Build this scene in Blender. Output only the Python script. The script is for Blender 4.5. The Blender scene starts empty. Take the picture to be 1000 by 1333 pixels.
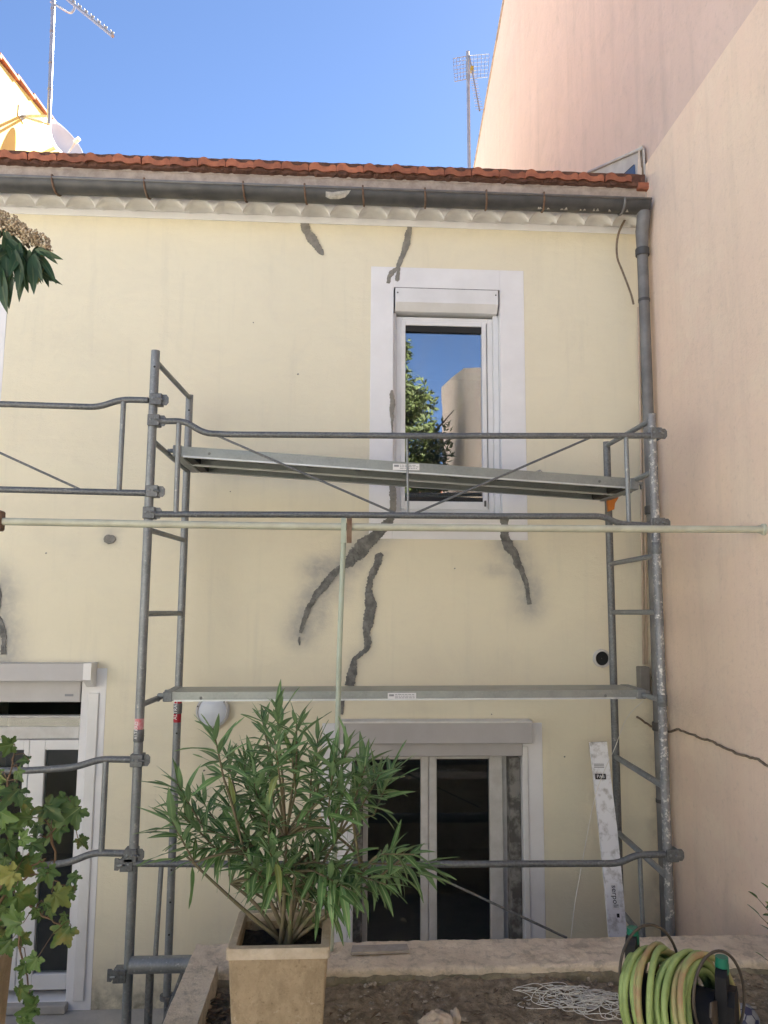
import bpy, math, random
import numpy as np
from mathutils import Vector, Matrix, Quaternion, noise

random.seed(7)
R = math.radians
SC = bpy.context.scene
COL = SC.collection

# ------------------------------------------------------------------ camera
CAM = Vector((0.0, -5.55, 2.75))          # facade is the plane Y = 0, X runs along it, Z = 0 is the lower yard
F_PX, PITCH, YAW, ROLL = 980.0, R(6.82), R(3.08), R(0.365)
_f = Vector((math.sin(YAW)*math.cos(PITCH), math.cos(YAW)*math.cos(PITCH), math.sin(PITCH)))
_r0 = Vector((math.cos(YAW), -math.sin(YAW), 0)); _u0 = _r0.cross(_f)
_r = math.cos(ROLL)*_r0 + math.sin(ROLL)*_u0
_u = -math.sin(ROLL)*_r0 + math.cos(ROLL)*_u0
cd = bpy.data.cameras.new('camera'); cam = bpy.data.objects.new('camera', cd); COL.objects.link(cam)
cam.matrix_world = Matrix(((_r.x, _u.x, -_f.x, CAM.x), (_r.y, _u.y, -_f.y, CAM.y), (_r.z, _u.z, -_f.z, CAM.z), (0, 0, 0, 1)))
cd.sensor_fit = 'HORIZONTAL'; cd.sensor_width = 36.0; cd.lens = 36.0*F_PX/1000.0
cd.clip_start = 0.05; cd.clip_end = 2000
SC.camera = cam

# ------------------------------------------------------------------ sky, sun, exposure
SUN_AZ, SUN_EL = R(30), R(42)             # azimuth measured from +Y towards +X: the sun stands behind the house
world = bpy.data.worlds.new('World'); SC.world = world; world.use_nodes = True
wn = world.node_tree.nodes; wl = world.node_tree.links; wn.clear()
sky = wn.new('ShaderNodeTexSky'); sky.sky_type = 'NISHITA'; sky.sun_disc = False
sky.sun_elevation = SUN_EL; sky.sun_rotation = SUN_AZ
sky.air_density = 0.54; sky.dust_density = 0.05; sky.ozone_density = 2.8; sky.altitude = 200
bg = wn.new('ShaderNodeBackground'); bg.inputs[1].default_value = 0.05
wo = wn.new('ShaderNodeOutputWorld'); wl.new(sky.outputs[0], bg.inputs[0]); wl.new(bg.outputs[0], wo.inputs[0])
sl = bpy.data.lights.new('sun', 'SUN'); sl.energy = 5.0; sl.angle = R(0.53); sl.color = (1.0, 0.94, 0.84)
sun = bpy.data.objects.new('sun', sl); COL.objects.link(sun); sun.location = (8, 10, 14)
_sd = Vector((math.sin(SUN_AZ)*math.cos(SUN_EL), math.cos(SUN_AZ)*math.cos(SUN_EL), math.sin(SUN_EL)))
sun.rotation_mode = 'QUATERNION'; sun.rotation_quaternion = _sd.to_track_quat('Z', 'Y')
SC.view_settings.view_transform = 'Standard'; SC.view_settings.look = 'None'
SC.view_settings.exposure = 2.66; SC.view_settings.gamma = 1.0; SC.view_settings.use_curve_mapping = False
SC.render.engine = 'CYCLES'
SC.cycles.use_denoising = True; SC.cycles.max_bounces = 8; SC.cycles.diffuse_bounces = 5; SC.cycles.glossy_bounces = 4
SC.cycles.transparent_max_bounces = 12; SC.cycles.caustics_reflective = False; SC.cycles.caustics_refractive = False

# ------------------------------------------------------------------ photo pixel -> point of the place
def ray(px, py):
    return (_f*F_PX + _r*(px-500.0) + _u*(666.5-py)).normalized()
def at(px, py, Y):
    d = ray(px, py); return CAM + d*((Y-CAM.y)/d.y)
def atX(px, py, X):
    d = ray(px, py); return CAM + d*((X-CAM.x)/d.x)
def atZ(px, py, Z):
    d = ray(px, py); return CAM + d*((Z-CAM.z)/d.z)

# ------------------------------------------------------------------ mesh builder
class MB:
    def __init__(s): s.v = []; s.f = []; s.m = []; s.a = None
    def add(s, vs, fs, mi=0):
        o = len(s.v); s.v += [tuple(v) for v in vs]; s.f += [tuple(i+o for i in f) for f in fs]; s.m += [mi]*len(fs); return s
    def box(s, x0, x1, y0, y1, z0, z1, mi=0, bev=0.0):
        if bev > 0:
            b = min(bev, (x1-x0)*.45, (y1-y0)*.45, (z1-z0)*.45)
            vs = []; 
            for sx in (0, 1):
                for sy in (0, 1):
                    for sz in (0, 1):
                        X = x1 if sx else x0; Y = y1 if sy else y0; Z = z1 if sz else z0
                        dx = -b if sx else b; dy = -b if sy else b; dz = -b if sz else b
                        vs += [(X, Y+dy, Z+dz), (X+dx, Y, Z+dz), (X+dx, Y+dy, Z)]
            I = lambda a, b_, c, k: ((a*2+b_)*2+c)*3+k
            fs = []
            for c in (0, 1):
                q = [I(c,0,0,0), I(c,1,0,0), I(c,1,1,0), I(c,0,1,0)]; fs.append(q if c else q[::-1])
                q = [I(0,c,0,1), I(0,c,1,1), I(1,c,1,1), I(1,c,0,1)]; fs.append(q if c else q[::-1])
                q = [I(0,0,c,2), I(1,0,c,2), I(1,1,c,2), I(0,1,c,2)]; fs.append(q if c else q[::-1])
            for a in (0, 1):
                for c in (0, 1):
                    fs.append([I(a,c,0,0), I(a,c,1,0), I(a,c,1,1), I(a,c,0,1)])
                    fs.append([I(a,0,c,0), I(a,1,c,0), I(a,1,c,2), I(a,0,c,2)])
                    fs.append([I(0,a,c,1), I(1,a,c,1), I(1,a,c,2), I(0,a,c,2)])
            for a in (0, 1):
                for b_ in (0, 1):
                    for c in (0, 1): fs.append([I(a,b_,c,0), I(a,b_,c,1), I(a,b_,c,2)])
            return s.add(vs, fs, mi)
        vs = [(x, y, z) for x in (x0, x1) for y in (y0, y1) for z in (z0, z1)]
        return s.add(vs, [(0,1,3,2), (4,6,7,5), (0,4,5,1), (2,3,7,6), (0,2,6,4), (1,5,7,3)], mi)
    def tube(s, pts, r, n=10, cap=True, mi=0, closed=False):
        pts = [Vector(p) for p in pts]; k = len(pts)
        rr = r if isinstance(r, (list, tuple)) else [r]*k
        rings = []; prev = None
        for i, p in enumerate(pts):
            if closed: t = (pts[(i+1) % k]-pts[i-1])
            else: t = (pts[min(i+1, k-1)]-pts[max(i-1, 0)])
            t.normalize()
            if prev is None:
                a = Vector((0, 0, 1)) if abs(t.z) < .9 else Vector((1, 0, 0))
                prev = (a - t*a.dot(t)).normalized()
            else:
                prev = prev - t*prev.dot(t)
                if prev.length < 1e-6: prev = t.orthogonal()
                prev.normalize()
            b = t.cross(prev)
            rings.append([p+(prev*math.cos(2*math.pi*j/n)+b*math.sin(2*math.pi*j/n))*rr[i] for j in range(n)])
        vs = [v for g in rings for v in g]; fs = []
        for i in range(k if closed else k-1):
            for j in range(n):
                a = i*n+j; b = i*n+(j+1) % n; c = ((i+1) % k)*n
                fs.append((a, b, c+(j+1) % n, c+j))
        if cap and not closed: fs += [tuple(range(n))[::-1], tuple((k-1)*n+j for j in range(n))]
        return s.add(vs, fs, mi)
    def prism(s, poly, axis, a, b, mi=0):      # closed outline in the two other axes, extruded from a to b
        def p3(q, h): return {'x': (h, q[0], q[1]), 'y': (q[0], h, q[1]), 'z': (q[0], q[1], h)}[axis]
        n = len(poly); vs = [p3(q, a) for q in poly]+[p3(q, b) for q in poly]
        fs = [tuple(range(n))[::-1], tuple(range(n, 2*n))]+[(i, (i+1) % n, n+(i+1) % n, n+i) for i in range(n)]
        return s.add(vs, fs, mi)
    def lathe(s, prof, c, axis=Vector((0, 0, 1)), n=24, mi=0):
        axis = Vector(axis).normalized(); u = axis.orthogonal().normalized(); w = axis.cross(u); c = Vector(c)
        vs = [c+axis*h+(u*math.cos(2*math.pi*j/n)+w*math.sin(2*math.pi*j/n))*r for r, h in prof for j in range(n)]
        fs = [(i*n+j, i*n+(j+1) % n, (i+1)*n+(j+1) % n, (i+1)*n+j) for i in range(len(prof)-1) for j in range(n)]
        return s.add(vs, fs, mi)
    def ball(s, c, r, sub=1, sc=(1, 1, 1), mi=0, jit=0.0):
        t = (1+5**.5)/2
        V = [Vector(q).normalized() for q in ((-1,t,0),(1,t,0),(-1,-t,0),(1,-t,0),(0,-1,t),(0,1,t),(0,-1,-t),(0,1,-t),(t,0,-1),(t,0,1),(-t,0,-1),(-t,0,1))]
        Fc = [(0,11,5),(0,5,1),(0,1,7),(0,7,10),(0,10,11),(1,5,9),(5,11,4),(11,10,2),(10,7,6),(7,1,8),(3,9,4),(3,4,2),(3,2,6),(3,6,8),(3,8,9),(4,9,5),(2,4,11),(6,2,10),(8,6,7),(9,8,1)]
        for _ in range(sub):
            mid = {}; N = []
            def m_(a, b):
                k = (min(a, b), max(a, b))
                if k not in mid: V.append((V[a]+V[b]).normalized()); mid[k] = len(V)-1
                return mid[k]
            for a, b, c_ in Fc:
                x, y, z = m_(a, b), m_(b, c_), m_(c_, a); N += [(a, x, z), (b, y, x), (c_, z, y), (x, y, z)]
            Fc = N
        off = Vector((random.random()*50, random.random()*50, 0))
        vs = []
        for v in V:
            k = r*(1+jit*noise.noise(v*1.7+off)) if jit else r
            vs.append((c[0]+v.x*k*sc[0], c[1]+v.y*k*sc[1], c[2]+v.z*k*sc[2]))
        return s.add(vs, Fc, mi)
    def mesh(s, name, mats, smooth=False, attrs=None, recalc=True):
        me = bpy.data.meshes.new(name); me.from_pydata(s.v, [], s.f)
        for m in (mats if isinstance(mats, (list, tuple)) else [mats]): me.materials.append(m)
        if max(s.m, default=0) > 0: me.polygons.foreach_set('material_index', s.m)
        if recalc:
            import bmesh
            bm = bmesh.new(); bm.from_mesh(me); bmesh.ops.recalc_face_normals(bm, faces=bm.faces); bm.to_mesh(me); bm.free()
        if smooth:
            me.polygons.foreach_set('use_smooth', [True]*len(me.polygons))
            if smooth is not True:
                try: me.set_sharp_from_angle(angle=R(smooth))
                except Exception: pass
        for k, vals in (attrs or {}).items():
            at_ = me.attributes.new(k, 'FLOAT', 'POINT'); at_.data.foreach_set('value', vals)
        me.update(); return me
    def build(s, name, mats, parent=None, smooth=False, attrs=None, recalc=True):
        return link(name, s.mesh(name, mats, smooth, attrs, recalc), parent)

def link(name, data, parent=None):
    o = bpy.data.objects.new(name, data); COL.objects.link(o)
    if parent is not None:
        o.parent = parent; o.matrix_parent_inverse = WORLD[parent.name].inverted()
    WORLD[o.name] = Matrix.Identity(4)
    return o
WORLD = {}
def put(o, M):                               # place a part that shares its mesh with others, in world terms
    o.matrix_basis = M; WORLD[o.name] = M.copy(); return o
def thing(name, label, cat, loc=(0, 0, 0), group=None):
    o = bpy.data.objects.new(name, None); COL.objects.link(o); o.location = loc
    o.empty_display_size = .1
    WORLD[o.name] = Matrix.Translation(Vector(loc)); tag(o, label, cat, group); return o
def tag(o, label, cat, group=None):
    o['label'] = label; o['category'] = cat
    if group: o['group'] = group
    return o
def kind(o, k): o['kind'] = k; return o

# ------------------------------------------------------------------ materials
def new_mat(name):
    m = bpy.data.materials.new(name); m.use_nodes = True; nt = m.node_tree
    return m, nt, nt.nodes['Principled BSDF']
def N(nt, t, **kw):
    n = nt.nodes.new(t)
    for k, v in kw.items(): setattr(n, k, v)
    return n
def noise_n(nt, vec, scale, detail=4, rough=.55, dist=0.0):
    n = N(nt, 'ShaderNodeTexNoise'); n.inputs['Scale'].default_value = scale; n.inputs['Detail'].default_value = detail
    n.inputs['Roughness'].default_value = rough; n.inputs['Distortion'].default_value = dist
    nt.links.new(vec, n.inputs['Vector']); return n.outputs['Fac']
def ramp(nt, fac, stops):
    r = N(nt, 'ShaderNodeValToRGB'); e = r.color_ramp.elements
    while len(e) < len(stops): e.new(.5)
    for i, (p, c) in enumerate(stops):
        e[i].position = p; e[i].color = tuple(c)+(1,) if not isinstance(c, (int, float)) else (c, c, c, 1)
    nt.links.new(fac, r.inputs[0]); return r.outputs[0]
def mix(nt, fac, a, b, mode='MIX'):
    m = N(nt, 'ShaderNodeMix', data_type='RGBA', blend_type=mode)
    for sock, v in ((0, fac), (6, a), (7, b)):
        if isinstance(v, (int, float)): m.inputs[sock].default_value = v
        elif isinstance(v, (tuple, list)): m.inputs[sock].default_value = tuple(v)+((1,) if len(v) == 3 else ())
        else: nt.links.new(v, m.inputs[sock])
    return m.outputs[2]
def math_n(nt, op, a, b=None, clamp=False):
    m = N(nt, 'ShaderNodeMath', operation=op); m.use_clamp = clamp
    for i, v in enumerate((a, b)):
        if v is None: continue
        if isinstance(v, (int, float)): m.inputs[i].default_value = v
        else: nt.links.new(v, m.inputs[i])
    return m.outputs[0]
def coord(nt, what='Object'):
    return N(nt, 'ShaderNodeTexCoord').outputs[what]
def position(nt): return N(nt, 'ShaderNodeNewGeometry').outputs['Position']
def scaled(nt, vec, sc):
    m = N(nt, 'ShaderNodeMapping'); m.inputs['Scale'].default_value = sc; nt.links.new(vec, m.inputs[0]); return m.outputs[0]
def bump(nt, bsdf, h, strength, dist=.01):
    b = N(nt, 'ShaderNodeBump'); b.inputs['Strength'].default_value = strength; b.inputs['Distance'].default_value = dist
    nt.links.new(h, b.inputs['Height']); nt.links.new(b.outputs[0], bsdf.inputs['Normal'])
def pm(name, c1, c2=None, rough=.7, scale=6., metallic=0., bmp=0., bscale=40., lo=.35, hi=.65, spec=.5, rnd=0.0, bdist=.01):
    m, nt, b = new_mat(name); v = position(nt)
    c2 = c2 or tuple(x*.8 for x in c1)
    f = ramp(nt, noise_n(nt, v, scale, 6, .6), [(lo, 0.0), (hi, 1.0)])
    col = mix(nt, f, c1, c2)
    if rnd:
        oi = N(nt, 'ShaderNodeObjectInfo'); hs = N(nt, 'ShaderNodeHueSaturation')
        k = math_n(nt, 'MULTIPLY_ADD', oi.outputs['Random'], 2*rnd); nt.nodes[k.node.name].inputs[2].default_value = 1-rnd
        nt.links.new(k, hs.inputs['Value']); nt.links.new(col, hs.inputs['Color']); col = hs.outputs[0]
    nt.links.new(col, b.inputs['Base Color'])
    b.inputs['Roughness'].default_value = rough; b.inputs['Metallic'].default_value = metallic
    b.inputs['Specular IOR Level'].default_value = spec
    if bmp: bump(nt, b, noise_n(nt, v, bscale, 5, .6), bmp, bdist)
    return m

def wall_paint():
    m, nt, b = new_mat('cream_render'); v = position(nt)
    base = mix(nt, ramp(nt, noise_n(nt, v, 1.1, 5, .6), [(.3, 0.), (.7, 1.)]), (.83, .775, .60), (.80, .745, .575))
    base = mix(nt, ramp(nt, noise_n(nt, v, 2.3, 8, .72, .7), [(.48, 0.), (.66, .16)]), base, (.64, .595, .50))
    st = noise_n(nt, scaled(nt, v, (9, 9, .7)), 1.0, 5, .65)           # faint rain streaks
    base = mix(nt, ramp(nt, st, [(.55, 0.), (.8, .22)]), base, (.52, .50, .43))
    sp = noise_n(nt, v, 55, 3, .5)
    base = mix(nt, ramp(nt, sp, [(.72, 0.), (.78, .25)]), base, (.5, .47, .40))
    at_ = N(nt, 'ShaderNodeAttribute', attribute_name='smear')          # cement wiped round the crack repairs
    bl = noise_n(nt, v, 16, 6, .65, .6)
    k = math_n(nt, 'MULTIPLY', at_.outputs['Fac'], ramp(nt, bl, [(.22, .45), (.60, .95)]), True)
    base = mix(nt, k, base, (.37, .37, .355))
    dm = N(nt, 'ShaderNodeAttribute', attribute_name='wall_darken')
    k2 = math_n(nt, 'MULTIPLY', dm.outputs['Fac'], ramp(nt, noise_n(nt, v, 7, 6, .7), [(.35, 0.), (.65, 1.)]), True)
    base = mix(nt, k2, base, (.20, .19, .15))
    nt.links.new(base, b.inputs['Base Color']); b.inputs['Roughness'].default_value = .85; b.inputs['Specular IOR Level'].default_value = .25
    h = math_n(nt, 'ADD', noise_n(nt, v, 120, 4, .6), math_n(nt, 'MULTIPLY', noise_n(nt, scaled(nt, v, (1, 1, 1.8)), 6, 5, .55), 4.0))
    bump(nt, b, h, .35, .006); return m
def side_paint(name, a, c, grime):
    m, nt, b = new_mat(name); v = position(nt)
    base = mix(nt, ramp(nt, noise_n(nt, v, .55, 6, .62), [(.3, 0.), (.7, 1.)]), a, c)
    base = mix(nt, ramp(nt, noise_n(nt, v, 1.7, 8, .7, .8), [(.50, 0.), (.60, .30)]), base, tuple(min(.9, x*1.10) for x in a))
    base = mix(nt, ramp(nt, noise_n(nt, scaled(nt, v, (6, 6, .40)), 1.0, 7, .72), [(.5, 0.), (.80, .55)]), base, grime)
    base = mix(nt, ramp(nt, noise_n(nt, v, 3.3, 8, .75, .5), [(.54, 0.), (.72, .40)]), base, grime)
    base = mix(nt, ramp(nt, noise_n(nt, v, 30, 6, .65), [(.56, 0.), (.74, .30)]), base, tuple(x*.8 for x in grime))
    nt.links.new(base, b.inputs['Base Color']); b.inputs['Roughness'].default_value = .9; b.inputs['Specular IOR Level'].default_value = .2
    h = math_n(nt, 'ADD', noise_n(nt, v, 75, 6, .7), math_n(nt, 'MULTIPLY', noise_n(nt, v, 5, 5, .6), 4.0))
    bump(nt, b, h, .55, .007); return m
def galv(name, c1=(.30, .32, .34), c2=(.20, .215, .235), rough=.48, splash=.35, lo=.60):
    m, nt, b = new_mat(name); v = position(nt)
    vo = N(nt, 'ShaderNodeTexVoronoi'); vo.inputs['Scale'].default_value = 75; nt.links.new(v, vo.inputs['Vector'])
    base = mix(nt, ramp(nt, noise_n(nt, v, 9, 6, .65), [(.3, 0.), (.7, 1.)]), c1, c2)
    base = mix(nt, ramp(nt, vo.outputs['Distance'], [(.2, 0.), (.8, .22)]), base, (.36, .38, .39))
    base = mix(nt, ramp(nt, noise_n(nt, v, 38, 5, .65), [(lo, 0.), (lo+.09, splash)]), base, (.66, .65, .62))   # cement spatter
    base = mix(nt, ramp(nt, noise_n(nt, v, 14, 6, .7), [(.62, 0.), (.8, .5)]), base, (.10, .075, .05))
    nt.links.new(base, b.inputs['Base Color']); b.inputs['Metallic'].default_value = .45; b.inputs['Roughness'].default_value = rough
    bump(nt, b, noise_n(nt, v, 60, 5, .6), .12, .003); return m
def glass(name, refl, dust=.075):
    m = bpy.data.materials.new(name); m.use_nodes = True; nt = m.node_tree; nt.nodes.clear()
    o = N(nt, 'ShaderNodeOutputMaterial'); t = N(nt, 'ShaderNodeBsdfTransparent'); g = N(nt, 'ShaderNodeBsdfGlossy'); x = N(nt, 'ShaderNodeMixShader')
    t.inputs[0].default_value = (.82, .86, .85, 1); g.inputs['Roughness'].default_value = 0.004; g.inputs[0].default_value = (.95, .97, 1, 1)
    lw = N(nt, 'ShaderNodeFresnel'); lw.inputs[0].default_value = 1.5
    k = math_n(nt, 'MULTIPLY_ADD', lw.outputs[0], 1.0); k.node.inputs[2].default_value = refl; k.node.use_clamp = True
    v = position(nt); bp = N(nt, 'ShaderNodeBump'); bp.inputs['Strength'].default_value = .05; bp.inputs['Distance'].default_value = .01
    nt.links.new(noise_n(nt, v, 2.2, 2, .5), bp.inputs['Height']); nt.links.new(bp.outputs[0], g.inputs['Normal'])
    nt.links.new(k, x.inputs[0]); nt.links.new(t.outputs[0], x.inputs[1]); nt.links.new(g.outputs[0], x.inputs[2])
    df = N(nt, 'ShaderNodeBsdfDiffuse'); df.inputs[0].default_value = (.6, .6, .58, 1); x2 = N(nt, 'ShaderNodeMixShader')
    nt.links.new(ramp(nt, noise_n(nt, scaled(nt, v, (3, 1, 1.2)), 2.5, 8, .7), [(.4, dust*.12), (.75, dust)]), x2.inputs[0]); nt.links.new(x.outputs[0], x2.inputs[1]); nt.links.new(df.outputs[0], x2.inputs[2]); nt.links.new(x2.outputs[0], o.inputs[0])
    return m
def leaf_mat(name, c1, c2, back, rib, rough=.45, rnd=.25, ribpow=(.72, .95), yellow=None, stray=(.36, .33, .09)):
    m, nt, b = new_mat(name); v = position(nt)
    base = mix(nt, ramp(nt, noise_n(nt, v, 14, 4, .6), [(.3, 0.), (.7, 1.)]), c1, c2)
    if yellow: base = mix(nt, ramp(nt, noise_n(nt, v, 9, 5, .65), [(.56, 0.), (.70, .85)]), base, yellow)
    oi = N(nt, 'ShaderNodeObjectInfo'); hs = N(nt, 'ShaderNodeHueSaturation')
    k = math_n(nt, 'MULTIPLY_ADD', oi.outputs['Random'], 2*rnd); k.node.inputs[2].default_value = 1-rnd
    nt.links.new(k, hs.inputs['Value']); nt.links.new(base, hs.inputs['Color']); base = hs.outputs[0]
    base = mix(nt, ramp(nt, oi.outputs['Random'], [(.93, 0.), (.98, .6)]), base, stray)
    at_ = N(nt, 'ShaderNodeAttribute', attribute_name='rib')
    base = mix(nt, ramp(nt, at_.outputs['Fac'], [(ribpow[0], 0.), (ribpow[1], .8)]), base, rib)
    g = N(nt, 'ShaderNodeNewGeometry'); base = mix(nt, math_n(nt, 'MULTIPLY', g.outputs['Backfacing'], .7), base, back)
    nt.links.new(base, b.inputs['Base Color']); b.inputs['Roughness'].default_value = rough; b.inputs['Specular IOR Level'].default_value = .45
    tr = N(nt, 'ShaderNodeBsdfTranslucent'); nt.links.new(base, tr.inputs[0]); ms = N(nt, 'ShaderNodeMixShader'); ms.inputs[0].default_value = .25
    nt.links.new(b.outputs[0], ms.inputs[1]); nt.links.new(tr.outputs[0], ms.inputs[2])
    nt.links.new(ms.outputs[0], nt.nodes['Material Output'].inputs[0]); return m

def curb_mat():
    m, nt, b = new_mat('worn_concrete'); v = position(nt)
    base = mix(nt, ramp(nt, noise_n(nt, v, 5, 8, .7), [(.35, 0.), (.7, 1.)]), (.88, .76, .60), (.68, .57, .44))
    base = mix(nt, ramp(nt, noise_n(nt, v, 13, 8, .75, .4), [(.50, 0.), (.62, .6)]), base, (.40, .34, .26))
    base = mix(nt, ramp(nt, noise_n(nt, v, 3.1, 8, .75, .6), [(.58, 0.), (.72, .5)]), base, (.30, .265, .17))
    base = mix(nt, ramp(nt, noise_n(nt, v, 90, 4, .6), [(.62, 0.), (.72, .4)]), base, (.28, .23, .17))
    nt.links.new(base, b.inputs['Base Color']); b.inputs['Roughness'].default_value = .96; b.inputs['Specular IOR Level'].default_value = .2
    h = math_n(nt, 'ADD', noise_n(nt, v, 110, 6, .75), math_n(nt, 'MULTIPLY', noise_n(nt, v, 24, 6, .7), 2.5))
    bump(nt, b, h, .9, .008); return m
def pot_mat():
    m, nt, b = new_mat('beige_cast_stone'); v = position(nt)
    base = mix(nt, ramp(nt, noise_n(nt, v, 6, 6, .65), [(.35, 0.), (.68, 1.)]), (.53, .415, .275), (.40, .305, .195))
    base = mix(nt, ramp(nt, noise_n(nt, scaled(nt, v, (15, 15, 9)), 1.0, 8, .78), [(.46, 0.), (.64, .65)]), base, (.31, .235, .145))
    base = mix(nt, ramp(nt, noise_n(nt, v, 70, 4, .6), [(.60, 0.), (.68, .6)]), base, (.24, .18, .11))
    base = mix(nt, ramp(nt, noise_n(nt, v, 34, 5, .65), [(.62, 0.), (.70, .55)]), base, (.66, .56, .43))
    nt.links.new(base, b.inputs['Base Color']); b.inputs['Roughness'].default_value = .92
    bump(nt, b, math_n(nt, 'ADD', noise_n(nt, v, 80, 6, .7), noise_n(nt, v, 22, 6, .7)), .8, .010); return m
M = {}
M['cream'] = wall_paint()
M['pink'] = side_paint('pink_render', (.74, .57, .48), (.69, .54, .455), (.52, .43, .365))
M['beige'] = side_paint('beige_pink_render', (.87, .70, .54), (.85, .65, .52), (.68, .55, .43))
M['neighbour'] = side_paint('pale_yellow_render', (.74, .60, .20), (.72, .58, .21), (.66, .54, .22))
M['white_paint'] = pm('white_trim_paint', (.85, .85, .86), (.78, .78, .79), .75, 3, bmp=.12, bscale=90)
M['plaster'] = pm('grey_white_plaster', (.84, .835, .82), (.74, .73, .71), .85, 9, bmp=.3, bscale=60)
M['pvc'] = pm('white_pvc', (.80, .80, .80), (.74, .74, .73), .35, 5)
M['pvc_dirty'] = pm('weathered_pvc', (.66, .65, .63), (.56, .55, .52), .5, 12)
M['alu_box'] = pm('cream_lacquered_aluminium', (.52, .51, .515), (.46, .45, .45), .45, 3)
M['weathered'] = pm('peeling_dark_wood', (.10, .095, .085), (.26, .25, .23), .9, 11, bmp=.4, bscale=30, lo=.45, hi=.6)
M['bounce_wall'] = pm('pale_bounce_render', (.74, .72, .68), (.68, .66, .62), .9, 1)  # pale render of the two added light-bouncing buildings
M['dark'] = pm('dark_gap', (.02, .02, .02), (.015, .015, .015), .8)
M['room'] = pm('dim_room', (.10, .09, .08), (.07, .065, .06), .9)
M['glass_up'] = glass('reflecting_glass', .32)
M['glass_low'] = glass('window_glass', .015, .012)
M['tile'] = pm('terracotta', (.43, .155, .082), (.28, .10, .06), .85, 16, bmp=.35, bscale=70, rnd=.22)
M['mortar'] = pm('eave_mortar', (.50, .42, .35), (.34, .28, .23), .95, 14, bmp=.5, bscale=50)
M['eave_shade'] = pm('painted_eave_shade', (.09, .045, .032), (.16, .08, .055), .98, 18, bmp=.8, bscale=50)  # shade below the eave tiles, put into the colour
M['zinc'] = pm('weathered_zinc', (.095, .094, .09), (.055, .056, .057), .5, 7, metallic=.25, bmp=.1, bscale=20)
M['zinc_pipe'] = pm('grey_downpipe', (.215, .213, .208), (.15, .15, .15), .6, 9, metallic=.15, bmp=.15, bscale=40)
M['lime'] = pm('lime_deposit', (.52, .49, .43), (.34, .32, .28), .95, 40, bmp=.5, bscale=80)
M['rust'] = pm('rusted_iron', (.14, .075, .045), (.22, .15, .10), .85, 30, bmp=.3)
M['cement'] = pm('cement_filler', (.235, .225, .20), (.31, .295, .26), .95, 20, bmp=.7, bscale=70, bdist=.02)
M['cement_wet'] = pm('damp_cement_filler', (.135, .137, .13), (.25, .25, .235), .95, 16, bmp=.7, bscale=60, bdist=.02, lo=.4, hi=.62)
M['galv'] = galv('galvanised_tube', (.265, .285, .295), (.175, .19, .20))
M['galv_splash'] = galv('plaster_splashed_tube', (.27, .275, .28), (.17, .175, .185), .55, .95, .545)
M['galv_dark'] = galv('dull_galvanised_tube', (.17, .178, .182), (.11, .117, .122), .55, .25)
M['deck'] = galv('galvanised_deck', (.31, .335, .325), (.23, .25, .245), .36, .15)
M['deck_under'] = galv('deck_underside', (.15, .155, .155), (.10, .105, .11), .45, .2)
M['lip'] = pm('bright_zinc_edge', (.66, .69, .70), (.55, .58, .60), .35, 8, metallic=.4)
M['red'] = pm('red_sticker', (.42, .015, .03), (.36, .015, .03), .5)
M['pinkred'] = pm('faded_red_sticker', (.62, .16, .19), (.72, .50, .50), .6, 30)
M['white'] = pm('white_print', (.8, .8, .8), (.76, .76, .77), .5)
M['ink'] = pm('black_print', (.02, .02, .022), (.03, .03, .03), .6)
M['ink_grey'] = pm('grey_print', (.22, .23, .26), (.30, .31, .33), .6)
M['green_pole'] = pm('pale_green_paint', (.46, .52, .42), (.38, .43, .34), .5, 12, bmp=.1)
M['cream_pole'] = pm('cream_bar_paint', (.56, .575, .46), (.46, .46, .36), .5, 10, bmp=.1)
M['alu'] = pm('scuffed_aluminium', (.84, .85, .88), (.42, .41, .40), .5, 17, metallic=.1, bmp=.15, lo=.50, hi=.70)
M['pot'] = pot_mat()
M['pot_rim'] = pm('bleached_cast_stone', (.62, .53, .41), (.46, .375, .27), .92, 14, bmp=.6, bscale=70)
M['curb'] = curb_mat()
M['curb_plain'] = pm('plain_concrete', (.82, .70, .565), (.55, .46, .365), .95, 7, bmp=.6, bscale=35, lo=.4, hi=.7, bdist=.015)
M['moss'] = pm('mossy_concrete', (.15, .135, .085), (.32, .275, .20), .98, 9, bmp=.8, bscale=40, bdist=.02)
M['soil'] = pm('dry_soil', (.19, .15, .10), (.42, .34, .24), .98, 22, bmp=1., bscale=70, bdist=.03)
M['dark_soil'] = pm('potting_soil', (.035, .025, .018), (.075, .055, .04), .98, 40, bmp=1., bscale=90, bdist=.03)
M['pebble'] = pm('pale_pebble', (.46, .41, .33), (.26, .22, .17), .9, 60, lo=.4, hi=.6)
M['litter'] = pm('dead_leaves', (.10, .065, .04), (.16, .12, .085), .9, 40)
M['stone'] = pm('pale_stone', (.66, .55, .43), (.44, .36, .27), .95, 18, bmp=.8, bscale=40)
M['slate'] = pm('grey_tile_piece', (.40, .36, .32), (.30, .27, .24), .85, 20, bmp=.3)
M['paving'] = pm('grey_paving', (.50, .48, .44), (.40, .385, .355), .9, 5, bmp=.4)
M['terrace'] = pm('pale_terrace_paving', (.62, .57, .49), (.54, .50, .42), .9, 3, bmp=.3)
M['rubber'] = pm('black_plastic', (.010, .010, .012), (.02, .02, .022), .65, spec=.25)
M['brown_plastic'] = pm('faded_brown_plastic', (.075, .058, .042), (.05, .04, .032), .6, 15)
M['hose'] = pm('yellow_green_hose', (.32, .42, .145), (.22, .30, .10), .55, 16)
M['hose_stripe'] = pm('stained_hose', (.36, .24, .12), (.34, .36, .14), .55, 18)
M['teal'] = pm('green_fitting', (.01, .16, .10), (.01, .12, .075), .4)
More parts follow.
